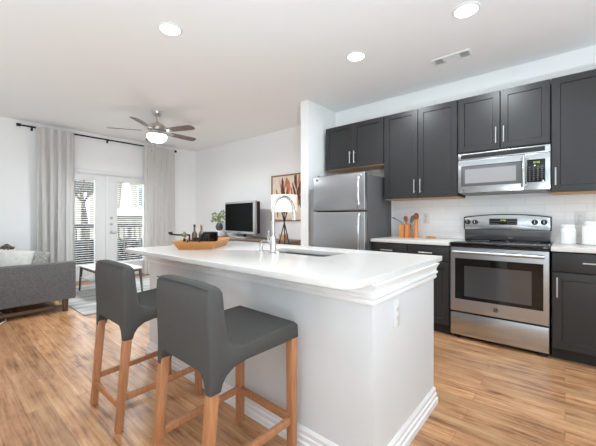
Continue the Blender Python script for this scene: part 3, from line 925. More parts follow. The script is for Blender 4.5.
def spoonish(name, x0, x1, z1, rr, hgt, m, label, cat):
    t = thing(name, label, cat, (x0, cy, CZ + 0.013))
    MB().tube([(x0, cy, CZ + 0.014), (x0 + (x1 - x0) * 0.6, cy, z1 - hgt)], 0.006, 8).build('shaft', m, t)
    s = MB()
    s.lathe([(0.004, -hgt), (rr * 0.75, -hgt * 0.6), (rr, 0), (rr * 0.8, hgt * 0.55), (0.004, hgt * 0.8)], (0, 0, 0), 16)
    for v in s.bm.verts:
        v.co = Vector((v.co.x + x1 + (v.co.z / hgt - 0.4) * (x1 - x0) * 0.3, v.co.y * 0.28 + cy, v.co.z + z1))
    s.build('bowl', m, t)
spoonish('wooden_spoon', -1.463, -1.476, 1.160, 0.027, 0.042, M['crockdark'], 'red-brown wooden spoon standing upright in the square crock', 'spoon')
spoonish('serving_spoon', -1.438, -1.392, 1.155, 0.024, 0.055, M['fridgeside'], 'grey serving spoon leaning right out of the square crock', 'spoon')
tag(MB().tube([(-1.495, cy, CZ + 0.014), (-1.512, cy, 1.085), (-1.530, cy, 1.118), (-1.575, cy, 1.142), (-1.61, cy, 1.158), (-1.64, cy, 1.172)], [0.005, 0.005, 0.005, 0.005, 0.006, 0.009], 8).build('metal_tongs', M['fridgeside']), 'thin bent grey metal utensil leaning left out of the square crock', 'utensil')
pm = thing('pepper_mill', 'tall turned wooden pepper mill right of the utensil crock', 'pepper mill', (-1.352, 3.77, CZ))
MB().lathe([(0.029, 0), (0.029, 0.01), (0.025, 0.03), (0.023, 0.12), (0.021, 0.20), (0.024, 0.22)], (-1.352, 3.77, CZ), 24).build('body', M['crock'], pm)
MB().lathe([(0.018, 0), (0.027, 0.012), (0.031, 0.035), (0.027, 0.06), (0.012, 0.074), (0.002, 0.076)], (-1.352, 3.77, CZ + 0.2202), 24).build('head', M['crockdark'], pm)
pts = []
for i in range(61):
    a = 2 * PI * i / 60 * 3
    pts.append((-1.185 + 0.045 * math.sin(a * 0.3333) + 0.008 * math.cos(a * 2.3), 3.78 + 0.022 * math.sin(a * 0.6666 + 0.4), CZ + 0.0135 + 0.006 * math.sin(a * 1.5)))
tag(MB().tube(pts, 0.0075, 8).build('wooden_knot', M['crock']), 'small red-brown wooden chain knot lying on the counter left of the range', 'ornament')

# ---------------------------------------------------------------- bar stools
def make_stool():
    t = thing('bar_stool', 'stool', 'bar stool', (0, 0, 0), 'upholstered bar stools at the island')
    W = 0.2275
    prof = [(.490, .578), (.494, .610), (.490, .645), (.474, .659), (.40, .657), (.28, .650), (.16, .643), (.115, .650), (.090, .672), (.078, .71), (.068, .78), (.062, .85), (.058, .888), (.044, .907), (.014, .907), (-.003, .890), (-.007, .82), (-.004, .70), (0, .62), (0, .585), (0, .565), (.048, .565), (.058, .572), (.075, .576), (.11, .578), (.17, .578), (.30, .576)]
    drop = {19: .045, 20: .075, 21: .075, 22: .052, 23: .032, 24: .013, 25: .003}
    def inset(pl, d):
        n = len(pl)
        out = []
        ar = sum(pl[i][0] * pl[(i + 1) % n][1] - pl[(i + 1) % n][0] * pl[i][1] for i in range(n))
        sg = 1 if ar > 0 else -1
        for i in range(n):
            a, b_, c_ = pl[i - 1], pl[i], pl[(i + 1) % n]
            tx, ty = c_[0] - a[0], c_[1] - a[1]
            l = math.hypot(tx, ty) or 1
            out.append((b_[0] - ty / l * d * sg, b_[1] + tx / l * d * sg))
        return out
    rings = []
    xs = [1.0, 0.985, 0.955, 0.90, 0.845, 0.827, 0.822, 0.812, 0.79, 0.76, 0.72, 0.68, 0.63, 0.58, 0.40, 0.2]
    xs = [-x for x in xs] + [0] + xs[::-1]
    for sx in xs:
        q = min(1, max(0, (abs(sx) - 0.58) / (0.825 - 0.58)))
        L_ = 1 - (1 - q ** 2.6) ** 0.62 if q < 1 else 1.0
        pl = [(y, z - drop.get(i, 0) * L_) for i, (y, z) in enumerate(prof)]
        # the back bows slightly and its top dips towards the corners
        pl = [(y - (0.012 * (1 - sx * sx) if z > 0.70 else 0), z - (0.014 * abs(sx) ** 3 if z > 0.84 else 0) - (0.006 * (1 - sx * sx) if 3 < i < 8 else 0)) for i, (y, z) in enumerate(pl)]
        d = {1.0: 0.011, 0.985: 0.004, 0.955: 0.001}.get(abs(sx), 0)
        if d:
            pl = inset(pl, d)
        rings.append([(sx * W, y, z) for y, z in pl])
    sh = MB().loft(rings).build('upholstered_shell', M['fabric'], t, angle=60)
    pip = [(x * W * 0.985, -0.003 - 0.012 * (1 - x * x), 0.9005 - 0.010 * abs(x) ** 3) for x in [i / 10 * 0.93 - 0.93 for i in range(21)]]
    MB().tube(pip, 0.0035, 6).build('seam', M['fabric'], sh)
    for sx in (-1, 1):
        MB().frustum((sx * 0.196, -0.018, 0), 0.0175, (sx * 0.203, 0.0245, 0.520), 0.021, 0.004).build('leg', M['stoolwood'], t)
        MB().frustum((sx * 0.204, 0.468, 0), 0.0185, (sx * 0.204, 0.468, 0.600), 0.021, 0.004).build('leg', M['stoolwood'], t)
        MB().bar((sx * 0.197, 0.006, 0.172), (sx * 0.204, 0.452, 0.185), 0.020, 0.034, 0.002).build('stretcher', M['stoolwood'], t)
    MB().bar((-0.188, 0.468, 0.182), (0.188, 0.468, 0.182), 0.022, 0.034, 0.002).build('stretcher', M['stoolwood'], t)
    MB().bar((-0.182, -0.007, 0.128), (0.182, -0.007, 0.128), 0.020, 0.034, 0.002).build('stretcher', M['stoolwood'], t)
    return t
st1 = make_stool()
st2 = copy_tree(st1)
st1.location = (-1.233, 0.688, 0)
st1.rotation_euler.z = math.radians(-1.5)
st1['label'] = 'grey fabric bar stool nearest the camera, nearer the rounded island corner'
st2.location = (-2.052, 0.690, 0)
st2.rotation_euler.z = math.radians(0)
st2['label'] = 'grey fabric bar stool farther along the island, near the coffee table'

# ---------------------------------------------------------------- wooden tray and what stands in it
tcx, tcy, ta = -2.418, 1.573, math.radians(40.3)
def tl(x, y, z):
    return (tcx + x * math.cos(ta) - y * math.sin(ta), tcy + x * math.sin(ta) + y * math.cos(ta), z)
ty_ = thing('serving_tray', 'honey-coloured wooden tray with flared sides on the island countertop', 'tray', (tcx, tcy, 0.914))
B0 = 0.9143
def rect(hx, hy, z):
    return [tl(-hx, -hy, z), tl(hx, -hy, z), tl(hx, hy, z), tl(-hx, hy, z)]
MB().loft([rect(0.138, 0.243, B0), rect(0.172, 0.288, B0 + 0.064), rect(0.162, 0.278, B0 + 0.064), rect(0.129, 0.234, B0 + 0.010)]).build('body', M['tray'], ty_)
for sg in (-1, 1):
    MB().tube([tl(-0.05, sg * 0.284, B0 + 0.060), tl(-0.045, sg * 0.290, B0 + 0.072), tl(0.045, sg * 0.290, B0 + 0.072), tl(0.05, sg * 0.284, B0 + 0.060)], 0.006, 8).build('handle', M['iron'], ty_)
TF = B0 + 0.0102
def bottle(u, d, h, r, label):
    x, y = at(u, d)
    t = thing('glass_bottle', label, 'bottle', (x, y, TF), 'small bottles in the tray')
    MB().lathe([(r * 0.9, 0), (r, 0.004), (r, h * 0.5), (r * 0.85, h * 0.58), (r * 0.35, h * 0.68), (r * 0.32, h * 0.86), (r * 0.42, h * 0.87), (r * 0.42, h * 0.90)], (x, y, TF), 20).build('body', M['amber'], t)
    MB().lathe([(r * 0.38, 0), (r * 0.42, h * 0.08), (r * 0.1, h * 0.10)], (x, y, TF + h * 0.9), 14).build('stopper', M['iron'] if u < 197 else M['crock'], t)
bottle(194.5, 2.78, 0.185, 0.024, 'dark slim glass bottle standing left in the wooden tray')
bottle(201.5, 2.86, 0.185, 0.026, 'paler brown glass bottle standing right of the dark bottle in the tray')
x, y = at(210.5, 2.82)
ln = thing('candle_lantern', 'square black metal lantern at the right end of the wooden tray', 'lantern', (x, y, TF))
s = MB()
for a in (-1, 1):
    for b_ in (-1, 1):
        s.box(x + a * 0.04 - 0.006, x + a * 0.04 + 0.006, y + b_ * 0.04 - 0.006, y + b_ * 0.04 + 0.006, TF + 0.01, TF + 0.105)
s.box(x - 0.046, x + 0.046, y - 0.046, y + 0.046, TF, TF + 0.01).box(x - 0.046, x + 0.046, y - 0.046, y + 0.046, TF + 0.105, TF + 0.118, 0.002)
s.build('frame', M['iron'], ln)
MB().box(x - 0.036, x + 0.036, y - 0.036, y + 0.036, TF + 0.0102, TF + 0.1048).build('smoked_glass', M['blackglass'], ln)
def cup(u, d, r, h, label, m):
    x, y = at(u, d)
    t = tag(MB().lathe([(r * 0.7, 0), (r, h * 0.3), (r, h), (r * 0.9, h), (r * 0.88, h * 0.35), (r * 0.3, 0.006)], (x, y, TF), 24).build('candle_cup', m), label, 'cup')
cup(198.5, 2.62, 0.044, 0.075, 'low black cup at the near edge inside the tray', M['iron'])
cup(204.8, 2.70, 0.034, 0.10, 'taller black cup between the low cup and the lantern in the tray', M['black'])
x, y = at(189.5, 2.66)
ch_ = thing('candle_holder', 'black iron candle holder with an arm reaching over the left tray rim', 'candle holder', (x, y, TF))
MB().lathe([(0.032, 0), (0.032, 0.006), (0.007, 0.012), (0.007, 0.10)], (x, y, TF), 20).build('stand', M['iron'], ch_)
xa, ya = at(178.5, 2.66)
xb, yb = at(170.5, 2.62)
MB().tube([(x, y, TF + 0.098), (xa, ya, TF + 0.098), (xb, yb, TF + 0.105)], 0.007, 8).build('arm', M['iron'], ch_)
MB().lathe([(0.006, -0.01), (0.017, 0), (0.017, 0.012), (0.012, 0.004)], (xb, yb, TF + 0.112), 14).build('candle_socket', M['iron'], ch_)
x, y = at(184.5, 2.57)
sp_ = thing('sprig_vase', 'tiny glass vase with a green sprig at the left end of the tray', 'vase', (x, y, TF))
MB().lathe([(0.014, 0), (0.018, 0.02), (0.012, 0.05), (0.009, 0.07), (0.011, 0.075)], (x, y, TF), 16).build('vase', M['black'], sp_)
leafy(MB().tube([(x, y, TF + 0.05), (x, y, TF + 0.10)], 0.002, 6), (x, y, TF + 0.105), (0.018, 0.018, 0.022), 40, 0.012).build('sprig', M['leaf'], sp_, smooth=False)

# ---------------------------------------------------------------- living room
# sofa
so = thing('sofa', 'grey tweed sofa on dark wooden legs, seen from its side', 'sofa', (-5.6, 0.7, 0))
AX = -4.735
def soft(x0, x1, y0, y1, z0, z1, bev):
    return MB().box(x0, x1, y0, y1, z0, z1, bev, 4)
soft(AX - 0.14, AX, 0.22, 1.215, 0.155, 0.615, 0.012).build('arm', M['sofa'], so)
soft(-6.50, -6.36, 0.22, 1.205, 0.155, 0.615, 0.012).build('arm', M['sofa'], so)
soft(-6.36, AX - 0.14, 0.36, 1.19, 0.155, 0.31, 0.01).build('seat_base', M['sofa'], so)
for k in (0, 1):
    xa = -6.355 + k * 0.742
    soft(xa, xa + 0.735, 0.365, 1.20, 0.312, 0.45, 0.035).build('seat_cushion', M['sofa'], so)
    soft(xa, xa + 0.735, 0.365, 0.50, 0.455, 0.76, 0.05).build('back_cushion', M['sofa'], so)
soft(-6.36, AX - 0.14, 0.22, 0.36, 0.155, 0.74, 0.02).build('backrest', M['sofa'], so)
for lx in (AX - 0.055, -6.44):
    for ly in (1.115, 0.30):
        MB().frustum((lx, ly, 0), 0.024, (lx, ly, 0.156), 0.028, 0.003).build('leg', M['walnut'], so)
    MB().box(lx - 0.012, lx + 0.012, 0.326, 1.09, 0.05, 0.085).build('leg_rail', M['walnut'], so)
def cushion(name, c, size, rot, m, label, cat, group=None):
    s = MB()
    N_ = 14
    g = {}
    for sd in (1, -1):
        for i in range(N_ + 1):
            for j in range(N_ + 1):
                u, v = i / N_ * 2 - 1, j / N_ * 2 - 1
                edge = max(0, (1 - u ** 4) * (1 - v ** 4)) ** 0.5
                pin = 1 - 0.08 * (1 - abs(u * v)) * (abs(u) ** 6 + abs(v) ** 6)
                if edge == 0 and sd == -1:
                    g[(sd, i, j)] = g[(1, i, j)]
                else:
                    g[(sd, i, j)] = s.bm.verts.new((u * size[0] / 2 * pin, sd * size[2] / 2 * edge, v * size[1] / 2 * pin))
        for i in range(N_):
            for j in range(N_):
                s.bm.faces.new([g[(sd, i, j)], g[(sd, i + 1, j)], g[(sd, i + 1, j + 1)], g[(sd, i, j + 1)]])
    Rm = Matrix.Rotation(rot[2], 4, 'Z') @ Matrix.Rotation(rot[0], 4, 'X') @ Matrix.Rotation(rot[1], 4, 'Y')
    for v in s.bm.verts:
        v.co = Rm @ v.co + Vector(c)
    return tag(s.build(name, m, angle=180), label, cat, group)
cushion('throw_pillow', (-5.06, 0.655, 0.620), (0.38, 0.35, 0.18), (math.radians(-24), math.radians(8), math.radians(84)), M['pillow'], 'off-white square pillow leaning on the near sofa arm', 'pillow')
cushion('throw_pillow', (-5.10, 0.905, 0.603), (0.20, 0.30, 0.13), (math.radians(-20), math.radians(10), math.radians(76)), M['speckle'], 'small speckled grey pillow at the right end of the off-white pillow on the sofa', 'pillow')
s = MB()
for i in range(5):
    s.tube([(-5.16 + 0.02 * i, 0.50 + 0.04 * i, 0.785 + 0.012 * math.sin(i * 2)), (-5.20, 0.60 + 0.012 * i, 0.815 + 0.02 * math.sin(i)), (-5.24 - 0.015 * i, 0.66 + 0.01 * i, 0.795)], [0.012, 0.020, 0.010], 8)
tag(s.build('knotted_throw', M['throw']), 'dark patterned knotted throw lying over the top of the sofa pillow', 'throw')

# rug
tag(MB().box(-6.30, -4.35, 1.20, 3.00, 0.001, 0.012, 0.003).build('area_rug', M['rug']), 'pale grey streaked rug under the coffee table', 'rug')

# coffee table
tb = thing('coffee_table', 'white-topped coffee table with grey splayed legs on the rug', 'coffee table', (-5.45, 1.85, 0.0122))
tx0, tx1, ty0, ty1 = -5.88, -4.93, 1.545, 2.13
MB().box(tx0, tx1, ty0, ty1, 0.395, 0.418, 0.004).build('tabletop', M['tablewhite'], tb)
MB().box(tx0 + 0.03, tx1 - 0.03, ty0 + 0.03, ty1 - 0.03, 0.36, 0.3945).build('apron', M['tableleg'], tb)
MB().box(tx0 + 0.02, tx1 - 0.02, ty0 + 0.02, ty1 - 0.02, 0.215, 0.233, 0.003).build('shelf', M['tablewhite'], tb)
for a, lx in ((-1, tx0 + 0.03), (1, tx1 - 0.03)):
    for b_, ly in ((-1, ty0 + 0.03), (1, ty1 - 0.03)):
        MB().frustum((lx + a * 0.035, ly + b_ * 0.02, 0.0122), 0.010, (lx, ly, 0.3945), 0.018, 0.002).build('leg', M['tableleg'], tb)

# curtains and rod
rd = thing('curtain_rod', 'long black curtain rod above the french doors', 'curtain rod', (-6.605, 2.2, 2.6))
MB().tube([(-6.605, 0.95, 2.650), (-6.605, 3.53, 2.650)], 0.0135, 10).build('pole', M['iron'], rd)
for yy, e in ((0.95, -1), (3.53, 1)):
    MB().cyl((-6.605, yy, 2.650), 0.024, e * 0.05, 'y', 16).build('finial', M['iron'], rd)
for yy in (1.10, 2.215, 3.50):
    MB().box(-6.6795, -6.61, yy - 0.008, yy + 0.008, 2.630, 2.640).box(-6.6795, -6.672, yy - 0.015, yy + 0.015, 2.60, 2.68).build('bracket', M['iron'], rd)
def curtain(y0, y1, label, seed, dark_fold):
    rnd = random.Random(seed)
    NY, NZ = 150, 40
    ph = [rnd.uniform(0, 6.28) for _ in range(4)]
    grid = []
    for j in range(NZ + 1):
        z = 0.012 + (2.662 - 0.012) * j / NZ
        hgt = j / NZ
        row = []
        for i in range(NY + 1):
            u = i / NY
            amp = 0.026 + 0.014 * math.sin(ph[0] + hgt * 2)
            f_ = 4.5
            wave = math.sin(2 * PI * f_ * u + ph[1] + 0.5 * math.sin(3 * u * PI + ph[2]) * (1 - hgt) + 0.6 * (1 - hgt) * math.sin(ph[3] + 5 * u))
            wave = math.copysign(abs(wave) ** 0.75, wave)
            x = -6.540 + amp * wave + 0.007 * math.sin(14 * u + 7 * hgt + ph[2])
            y = y0 + (y1 - y0) * u + 0.012 * math.sin(4 * PI * f_ * u + ph[1]) + 0.02 * (1 - hgt) * math.sin(u * 5 + ph[0])
            row.append((x, y, z))
        grid.append(row)
    s = MB()
    for off in (0, 1):
        pass
    th = 0.003
    va = [[s.bm.verts.new(p) for p in r] for r in grid]
    vb = [[s.bm.verts.new((p[0] - th, p[1], p[2])) for p in r] for r in grid]
    for j in range(NZ):
        for i in range(NY):
            s.bm.faces.new((va[j][i], va[j][i + 1], va[j + 1][i + 1], va[j + 1][i]))
            s.bm.faces.new((vb[j][i], vb[j + 1][i], vb[j + 1][i + 1], vb[j][i + 1]))
    for j in range(NZ):
        for i in (0, NY):
            s.bm.faces.new((va[j][i], va[j + 1][i], vb[j + 1][i], vb[j][i]))
    for i in range(NY):
        for j in (0, NZ):
            s.bm.faces.new((va[j][i], va[j][i + 1], vb[j][i + 1], vb[j][i]))
    return tag(s.build('curtain', M['curtain'], angle=80), label, 'curtain', 'grey linen curtains at the french doors')
curtain(1.135, 1.655, 'grey linen curtain panel hanging left of the french doors behind the sofa', 3, 0.5)
curtain(2.850, 3.500, 'grey linen curtain panel hanging right of the french doors', 11, 0.8)

# console, television, plant, box
cs = thing('media_console', 'long grey-brown wooden media console under the television', 'console', (-4.48, 3.88, 0))
CT = 0.800
MB().box(-5.66, -3.30, 3.66, 4.075, CT - 0.035, CT, 0.003).build('top', M['console'], cs)
MB().box(-5.64, -3.32, 3.69, 4.07, 0.14, CT - 0.0355).build('body', M['console'], cs)
for k in range(4):
    xa = -5.63 + k * 0.578
    d = MB().box(xa, xa + 0.568, 3.67, 3.6895, 0.16, CT - 0.05, 0.002).build('door', M['console'], cs)
    MB().lathe([(0.006, 0), (0.012, -0.018), (0.004, -0.02)], (xa + (0.52 if k % 2 == 0 else 0.05), 3.6698, 0.5), 12, 'y').build('knob', M['iron'], d)
for lx in (-5.58, -3.38):
    for ly in (3.73, 4.03):
        MB().frustum((lx, ly, 0), 0.018, (lx, ly, 0.1395), 0.024).build('leg', M['walnut'], cs)
tv = thing('television', 'silver-framed flat television with a dark screen on the console', 'television', (0, 0, 0))
MB().box(-0.525, 0.52, -0.03, 0.012, 0.075, 0.680, 0.006).build('bezel', M['silver'], tv)
MB().box(-0.495, 0.515, 0.0125, 0.085, 0.09, 0.665, 0.01).build('back_housing', M['black'], tv)
MB().box(-0.506, 0.452, -0.0325, -0.0302, 0.122, 0.645).build('screen', M['screen'], tv)
MB().frustum((0, 0.02, 0.021), (0.10, 0.04), (0, 0.02, 0.0745), (0.14, 0.03)).build('stand_neck', M['black'], tv)
MB().box(-0.27, 0.27, -0.10, 0.13, 0, 0.020, 0.004).build('stand_base', M['silver'], tv)
MB().box(-0.06, 0.06, -0.0315, -0.0301, 0.090, 0.104).build('control_strip', M['fridgeside'], tv)
tv.location = (-4.66, 3.81, CT + 0.0003)
tv.rotation_euler.z = math.radians(-7)
px_, py_ = at(220.6, 6.2)
py_ = 3.86
px_ = -5.395
pl_ = thing('potted_plant', 'leafy green plant in a speckled grey vase left of the television', 'plant', (px_, py_, CT))
MB().box(px_ - 0.09, px_ + 0.09, py_ - 0.08, py_ + 0.08, CT + 0.0003, CT + 0.115, 0.004).build('white_stand', M['ceramic'], pl_)
MB().lathe([(0.045, 0), (0.07, 0.04), (0.075, 0.09), (0.05, 0.14), (0.04, 0.155)], (px_, py_, CT + 0.1155), 24).build('vase', M['vase'], pl_)
s = MB()
tips = []
for i in range(9):
    a = i * 2.4
    q = (px_ + 0.15 * math.cos(a) * (0.4 + 0.6 * ((i * 37) % 10) / 10) - 0.02, py_ + 0.10 * math.sin(a), CT + 0.31 + 0.20 * ((i * 53) % 10) / 10)
    tips.append(q)
    s.tube([(px_, py_, CT + 0.25), ((px_ + q[0]) / 2, (py_ + q[1]) / 2, (CT + 0.30 + q[2]) / 2 + 0.02), q], [0.004, 0.003, 0.002], 6)
s.build('stems', M['leaf'], pl_)
s = MB()
for q in tips:
    leafy(s, q, (0.065, 0.05, 0.055), 12, 0.034)
s.build('leaves', M['leaf'], pl_, smooth=False)
bx, by = -3.60, 3.86
bk = thing('keepsake_box', 'small pale wooden box on the console behind the tripod lamp', 'box', (bx, by, CT))
MB().box(bx - 0.06, bx + 0.06, by - 0.05, by + 0.05, CT + 0.0003, CT + 0.09, 0.003).build('body', M['rawwood'], bk)
MB().box(bx - 0.064, bx + 0.064, by - 0.054, by + 0.054, CT + 0.0902, CT + 0.115, 0.003).build('lid', M['canvas'], bk)

# floor lamp
lx, ly = -3.154, 3.40
fl = thing('tripod_floor_lamp', 'tripod floor lamp with a cream drum shade in front of the painting', 'lamp', (lx, ly, 0))
MB().lathe([(0.194, 1.255), (0.194, 1.505), (0.191, 1.505), (0.191, 1.255)], (lx, ly, 0), 40, cap=False).build('lamp_shade', M['shade'], fl)
MB().cyl((lx, ly, 1.245), 0.012, 0.08).lathe([(0.03, 1.32), (0.034, 1.36), (0.02, 1.40), (0.004, 1.41)], (lx, ly, 0), 16).build('bulb_holder', M['iron'], fl)
for k in range(3):
    a = math.radians(8 + 120 * k)
    MB().tube([(lx + 0.30 * math.cos(a), ly + 0.30 * math.sin(a), 0.008), (lx - 0.042 * math.cos(a), ly - 0.042 * math.sin(a), 1.255)], 0.008, 10).build('leg', M['iron'], fl)
    MB().tube([(lx, ly, 1.30), (lx + 0.190 * math.cos(a), ly + 0.190 * math.sin(a), 1.30)], 0.003, 6).build('shade_spoke', M['iron'], fl)
MB().lathe([(0.05, 1.238), (0.05, 1.246), (0.01, 1.25)], (lx, ly, 0), 20).build('hub', M['iron'], fl)

# painting
pt = thing('painting', 'framed abstract painting of rust and brown strokes on the back wall', 'painting', (-3.63, 4.09, 1.11))
PX0, PX1, PZ0, PZ1 = -4.105, -3.15, 1.115, 1.935
s = MB()
s.box(PX0, PX1, 4.07, 4.0995, PZ1 - 0.025, PZ1).box(PX0, PX1, 4.07, 4.0995, PZ0, PZ0 + 0.025).box(PX0, PX0 + 0.025, 4.07, 4.0995, PZ0 + 0.025, PZ1 - 0.025).box(PX1 - 0.025, PX1, 4.07, 4.0995, PZ0 + 0.025, PZ1 - 0.025)
s.build('frame', M['frame'], pt)
MB().box(PX0 + 0.025, PX1 - 0.025, 4.082, 4.0995, PZ0 + 0.025, PZ1 - 0.025).build('canvas', M['canvas'], pt)
rnd = random.Random(5)
for m_, n_, yy in ((M['paint_pink'], 12, 4.0815), (M['paint_rust'], 24, 4.0809), (M['paint_dark'], 14, 4.0803)):
    s = MB()
    for i in range(n_):
        f_ = rnd.random()
        x = PX0 + 0.16 + f_ * 0.74
        zc = PZ0 + rnd.uniform(0.12, 0.48) + 0.2 * math.sin(f_ * 3)
        L_ = rnd.uniform(0.13, 0.30)
        lean = rnd.uniform(-0.35, 0.30)
        wd = rnd.uniform(0.014, 0.042)
        poly = [(-wd, 0), (-wd * 0.6, L_ * 0.7), (0, L_), (wd * 0.9, L_ * 0.6), (wd * 0.5, -L_ * 0.3), (0, -L_ * 0.5)]
        q = [(min(PX1 - 0.03, max(PX0 + 0.03, x + u + lean * v)), min(PZ1 - 0.03, max(PZ0 + 0.03, zc + v))) for u, v in poly]
        s.prism(q, 'y', yy - 0.0004 + i * 1e-5, yy + i * 1e-5)
    s.build('brush_strokes', m_, pt, smooth=False)

# white cord on the floor by the sofa
tag(MB().tube([(-5.9, 0.50, 0.006), (-5.5, 0.555, 0.006), (-5.29, 0.57, 0.006), (-5.15, 0.585, 0.006), (-4.98, 0.583, 0.006), (-4.80, 0.565, 0.006), (-4.70, 0.50, 0.006), (-4.66, 0.42, 0.006), (-4.70, 0.33, 0.006)], 0.006, 6).build('power_cord', M['plate']), 'thin white cord curling out on the floor from under the sofa', 'cord')

# ---------------------------------------------------------------- ceiling fan, downlights, vent
FXc, FYc = -4.62, 2.20
fan = thing('ceiling_fan', 'five-blade nickel ceiling fan with a lit white bowl over the living room', 'ceiling fan', (FXc, FYc, 2.27))
MB().lathe([(0.075, CH - 0.0005), (0.072, CH - 0.025), (0.045, CH - 0.065), (0.018, CH - 0.078)], (FXc, FYc, 0), 28).build('canopy', M['nickel'], fan)
MB().cyl((FXc, FYc, 2.57), 0.0125, 0.10, seg=14).build('down_rod', M['nickel'], fan)
MB().lathe([(0.03, 2.585), (0.06, 2.57), (0.125, 2.535), (0.14, 2.50), (0.125, 2.465), (0.09, 2.452), (0.07, 2.415), (0.075, 2.398)], (FXc, FYc, 0), 32).build('motor_housing', M['nickel'], fan)
for k in range(5):
    a = math.radians(21 + 72 * k)
    ca, sa = math.cos(a), math.sin(a)
    pitch = math.radians(-12)
    def bp_(r_, w_, dz=0.0):
        return (FXc + ca * r_ - sa * w_ * math.cos(pitch), FYc + sa * r_ + ca * w_ * math.cos(pitch), 2.452 + w_ * math.sin(pitch) + dz)
    s = MB()
    outl = [(0.21, -0.050), (0.30, -0.058), (0.58, -0.066), (0.635, -0.055), (0.655, -0.025), (0.655, 0.025), (0.635, 0.055), (0.58, 0.066), (0.30, 0.058), (0.21, 0.050)]
    s.loft([[bp_(r_, w_, 0) for r_, w_ in outl], [bp_(r_, w_, 0.006) for r_, w_ in outl]])
    bl = s.build('blade', M['blade'], fan)
    MB().loft([[bp_(r_, w_, -0.006) for r_, w_ in ((0.10, -0.012), (0.20, -0.035), (0.26, -0.035), (0.26, 0.035), (0.20, 0.035), (0.10, 0.012))], [bp_(r_, w_, -0.001) for r_, w_ in ((0.10, -0.012), (0.20, -0.035), (0.26, -0.035), (0.26, 0.035), (0.20, 0.035), (0.10, 0.012))]]).build('blade_bracket', M['nickel'], bl)
MB().lathe([(0.132, 2.392), (0.138, 2.384), (0.134, 2.360), (0.115, 2.326), (0.08, 2.302), (0.03, 2.291), (0.003, 2.290)], (FXc, FYc, 0), 36).build('light_bowl', M['bowl'], fan)
MB().lathe([(0.140, 2.3925), (0.140, 2.400), (0.070, 2.410), (0.070, 2.402)], (FXc, FYc, 0), 36, cap=False).build('bowl_rim', M['nickel'], fan)
for k, (dx_, dy_, ln_) in enumerate(((0.06, -0.03, 0.24), (0.10, 0.02, 0.16))):
    q_ = (-0.012, 0.035)[k]
    xx, yy = FXc + 0.6475 * 0.137 + 0.762 * q_, FYc - 0.762 * 0.137 + 0.6475 * q_
    ch = MB().tube([(xx, yy, 2.396), (xx, yy, 2.396 - ln_)], 0.0015, 6).build('pull_chain', M['nickel'], fan)
    MB().lathe([(0.003, 0), (0.007, -0.015), (0.003, -0.03)], (xx, yy, 2.396 - ln_), 10).build('chain_bead', M['rawwood'], ch)
ld = bpy.data.lights.new('fan_lamp', 'AREA')
ld.shape = 'DISK'
ld.size = 0.28
ld.energy = FAN_LAMP_W
ld.color = (0.90, 0.96, 1.0)
lo = bpy.data.objects.new('fan_lamp', ld)
COL.objects.link(lo)
lo.parent = fan
lo.location = (0, 0, 0.014)

def downlight(x, y, watts, label):
    t = thing('ceiling_downlight', label, 'ceiling light', (x, y, CH), 'recessed ceiling lights')
    MB().lathe([(0.098, CH - 0.0003), (0.096, CH - 0.006), (0.080, CH - 0.010), (0.078, CH - 0.0003)], (x, y, 0), 36, cap=False).build('trim_ring', M['trim'], t)
    MB().lathe([(0.0775, CH - 0.0003), (0.0775, CH - 0.007), (0.002, CH - 0.0085)], (x, y, 0), 36).build('lens', M['lens'], t)
    l = bpy.data.lights.new('downlight_lamp', 'AREA')
    l.shape = 'DISK'
    l.size = 0.15
    l.energy = watts
    l.color = (0.86, 0.945, 1.0)
    o = bpy.data.objects.new('downlight_lamp', l)
    COL.objects.link(o)
    o.parent = t
    o.location = (0, 0, -0.012)
downlight(-2.51, 1.306, DOWNLIGHT_W[0], 'round recessed ceiling light farthest left, above the far end of the island')
downlight(-0.572, 2.641, DOWNLIGHT_W[1], 'round recessed ceiling light nearest the range, right of the air vent')
downlight(-1.55, 2.696, DOWNLIGHT_W[2], 'round recessed ceiling light in the middle, left of the air vent')
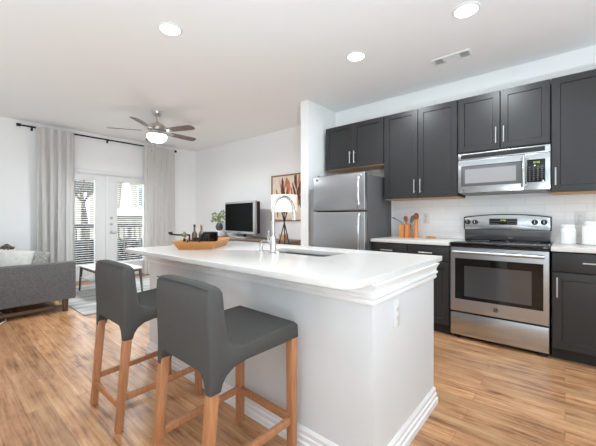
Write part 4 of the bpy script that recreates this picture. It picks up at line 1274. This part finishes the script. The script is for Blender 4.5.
# one more downlight, added out of view to brighten the room
downlight(-0.60, 0.20, DOWNLIGHT_W[3], 'added unseen ceiling light for fill above the camera side of the kitchen')
def fill_uplight(x, y, watts, label):  # added lamps out of view, aimed up to brighten the ceiling
    t = thing('fill_uplight', label, 'lamp', (x, y, 0), 'added fill uplights on the floor, out of view')
    MB().lathe([(0.14, 0), (0.16, 0.01), (0.16, 0.34), (0.152, 0.34), (0.152, 0.30), (0.01, 0.299)], (x, y, 0), 32).build('can', M['trim'], t)
    l = bpy.data.lights.new('fill_uplight_source', 'AREA')
    l.shape = 'DISK'
    l.size = 0.28
    l.energy = watts
    l.color = (0.72, 0.895, 1.0)
    o = bpy.data.objects.new('fill_uplight_source', l)
    COL.objects.link(o)
    o.parent = t
    o.location = (0, 0, 0.345)
    o.rotation_euler = (PI, 0, 0)
fill_uplight(1.1, -0.5, FILL_UPLIGHT_W[0], 'added unseen fill uplight on the floor behind the camera, at the kitchen wall side')
fill_uplight(-1.5, -1.3, FILL_UPLIGHT_W[1], 'added unseen fill uplight on the floor behind the bar stools')
fill_uplight(-4.4, -1.3, FILL_UPLIGHT_W[2], 'added unseen fill uplight on the floor beside the sofa end, outside the view')
vt = thing('ceiling_vent', 'rectangular white air vent with three louvred sections on the ceiling', 'air vent', (-0.845, 3.325, CH))
s = MB()
vx0, vx1, vy0, vy1 = -1.02, -0.675, 3.255, 3.400
zz0, zz1 = CH - 0.012, CH - 0.0005
s.box(vx0, vx1, vy0, vy0 + 0.018, zz0, zz1, 0.002).box(vx0, vx1, vy1 - 0.018, vy1, zz0, zz1, 0.002)
for xa in (vx0, vx0 + 0.095, vx1 - 0.115, vx1 - 0.018):
    s.box(xa, xa + 0.018, vy0 + 0.018, vy1 - 0.018, zz0, zz1)
s.build('frame', M['trim'], vt)
MB().box(vx0 + 0.01, vx1 - 0.01, vy0 + 0.01, vy1 - 0.01, CH - 0.0035, CH - 0.0008).build('duct_opening', M['vent'], vt)
s = MB()
y = vy0 + 0.026
while y < vy1 - 0.022:
    s.box(vx0 + 0.113, vx1 - 0.115, y, y + 0.003, CH - 0.010, CH - 0.0036)
    y += 0.011
for xa, n_ in ((vx0 + 0.022, 6), (vx1 - 0.094, 6)):
    for i in range(n_):
        s.box(xa + i * 0.0125, xa + i * 0.0125 + 0.003, vy0 + 0.0182, vy1 - 0.0182, CH - 0.010, CH - 0.0036)
s.build('louvres', M['trim'], vt)
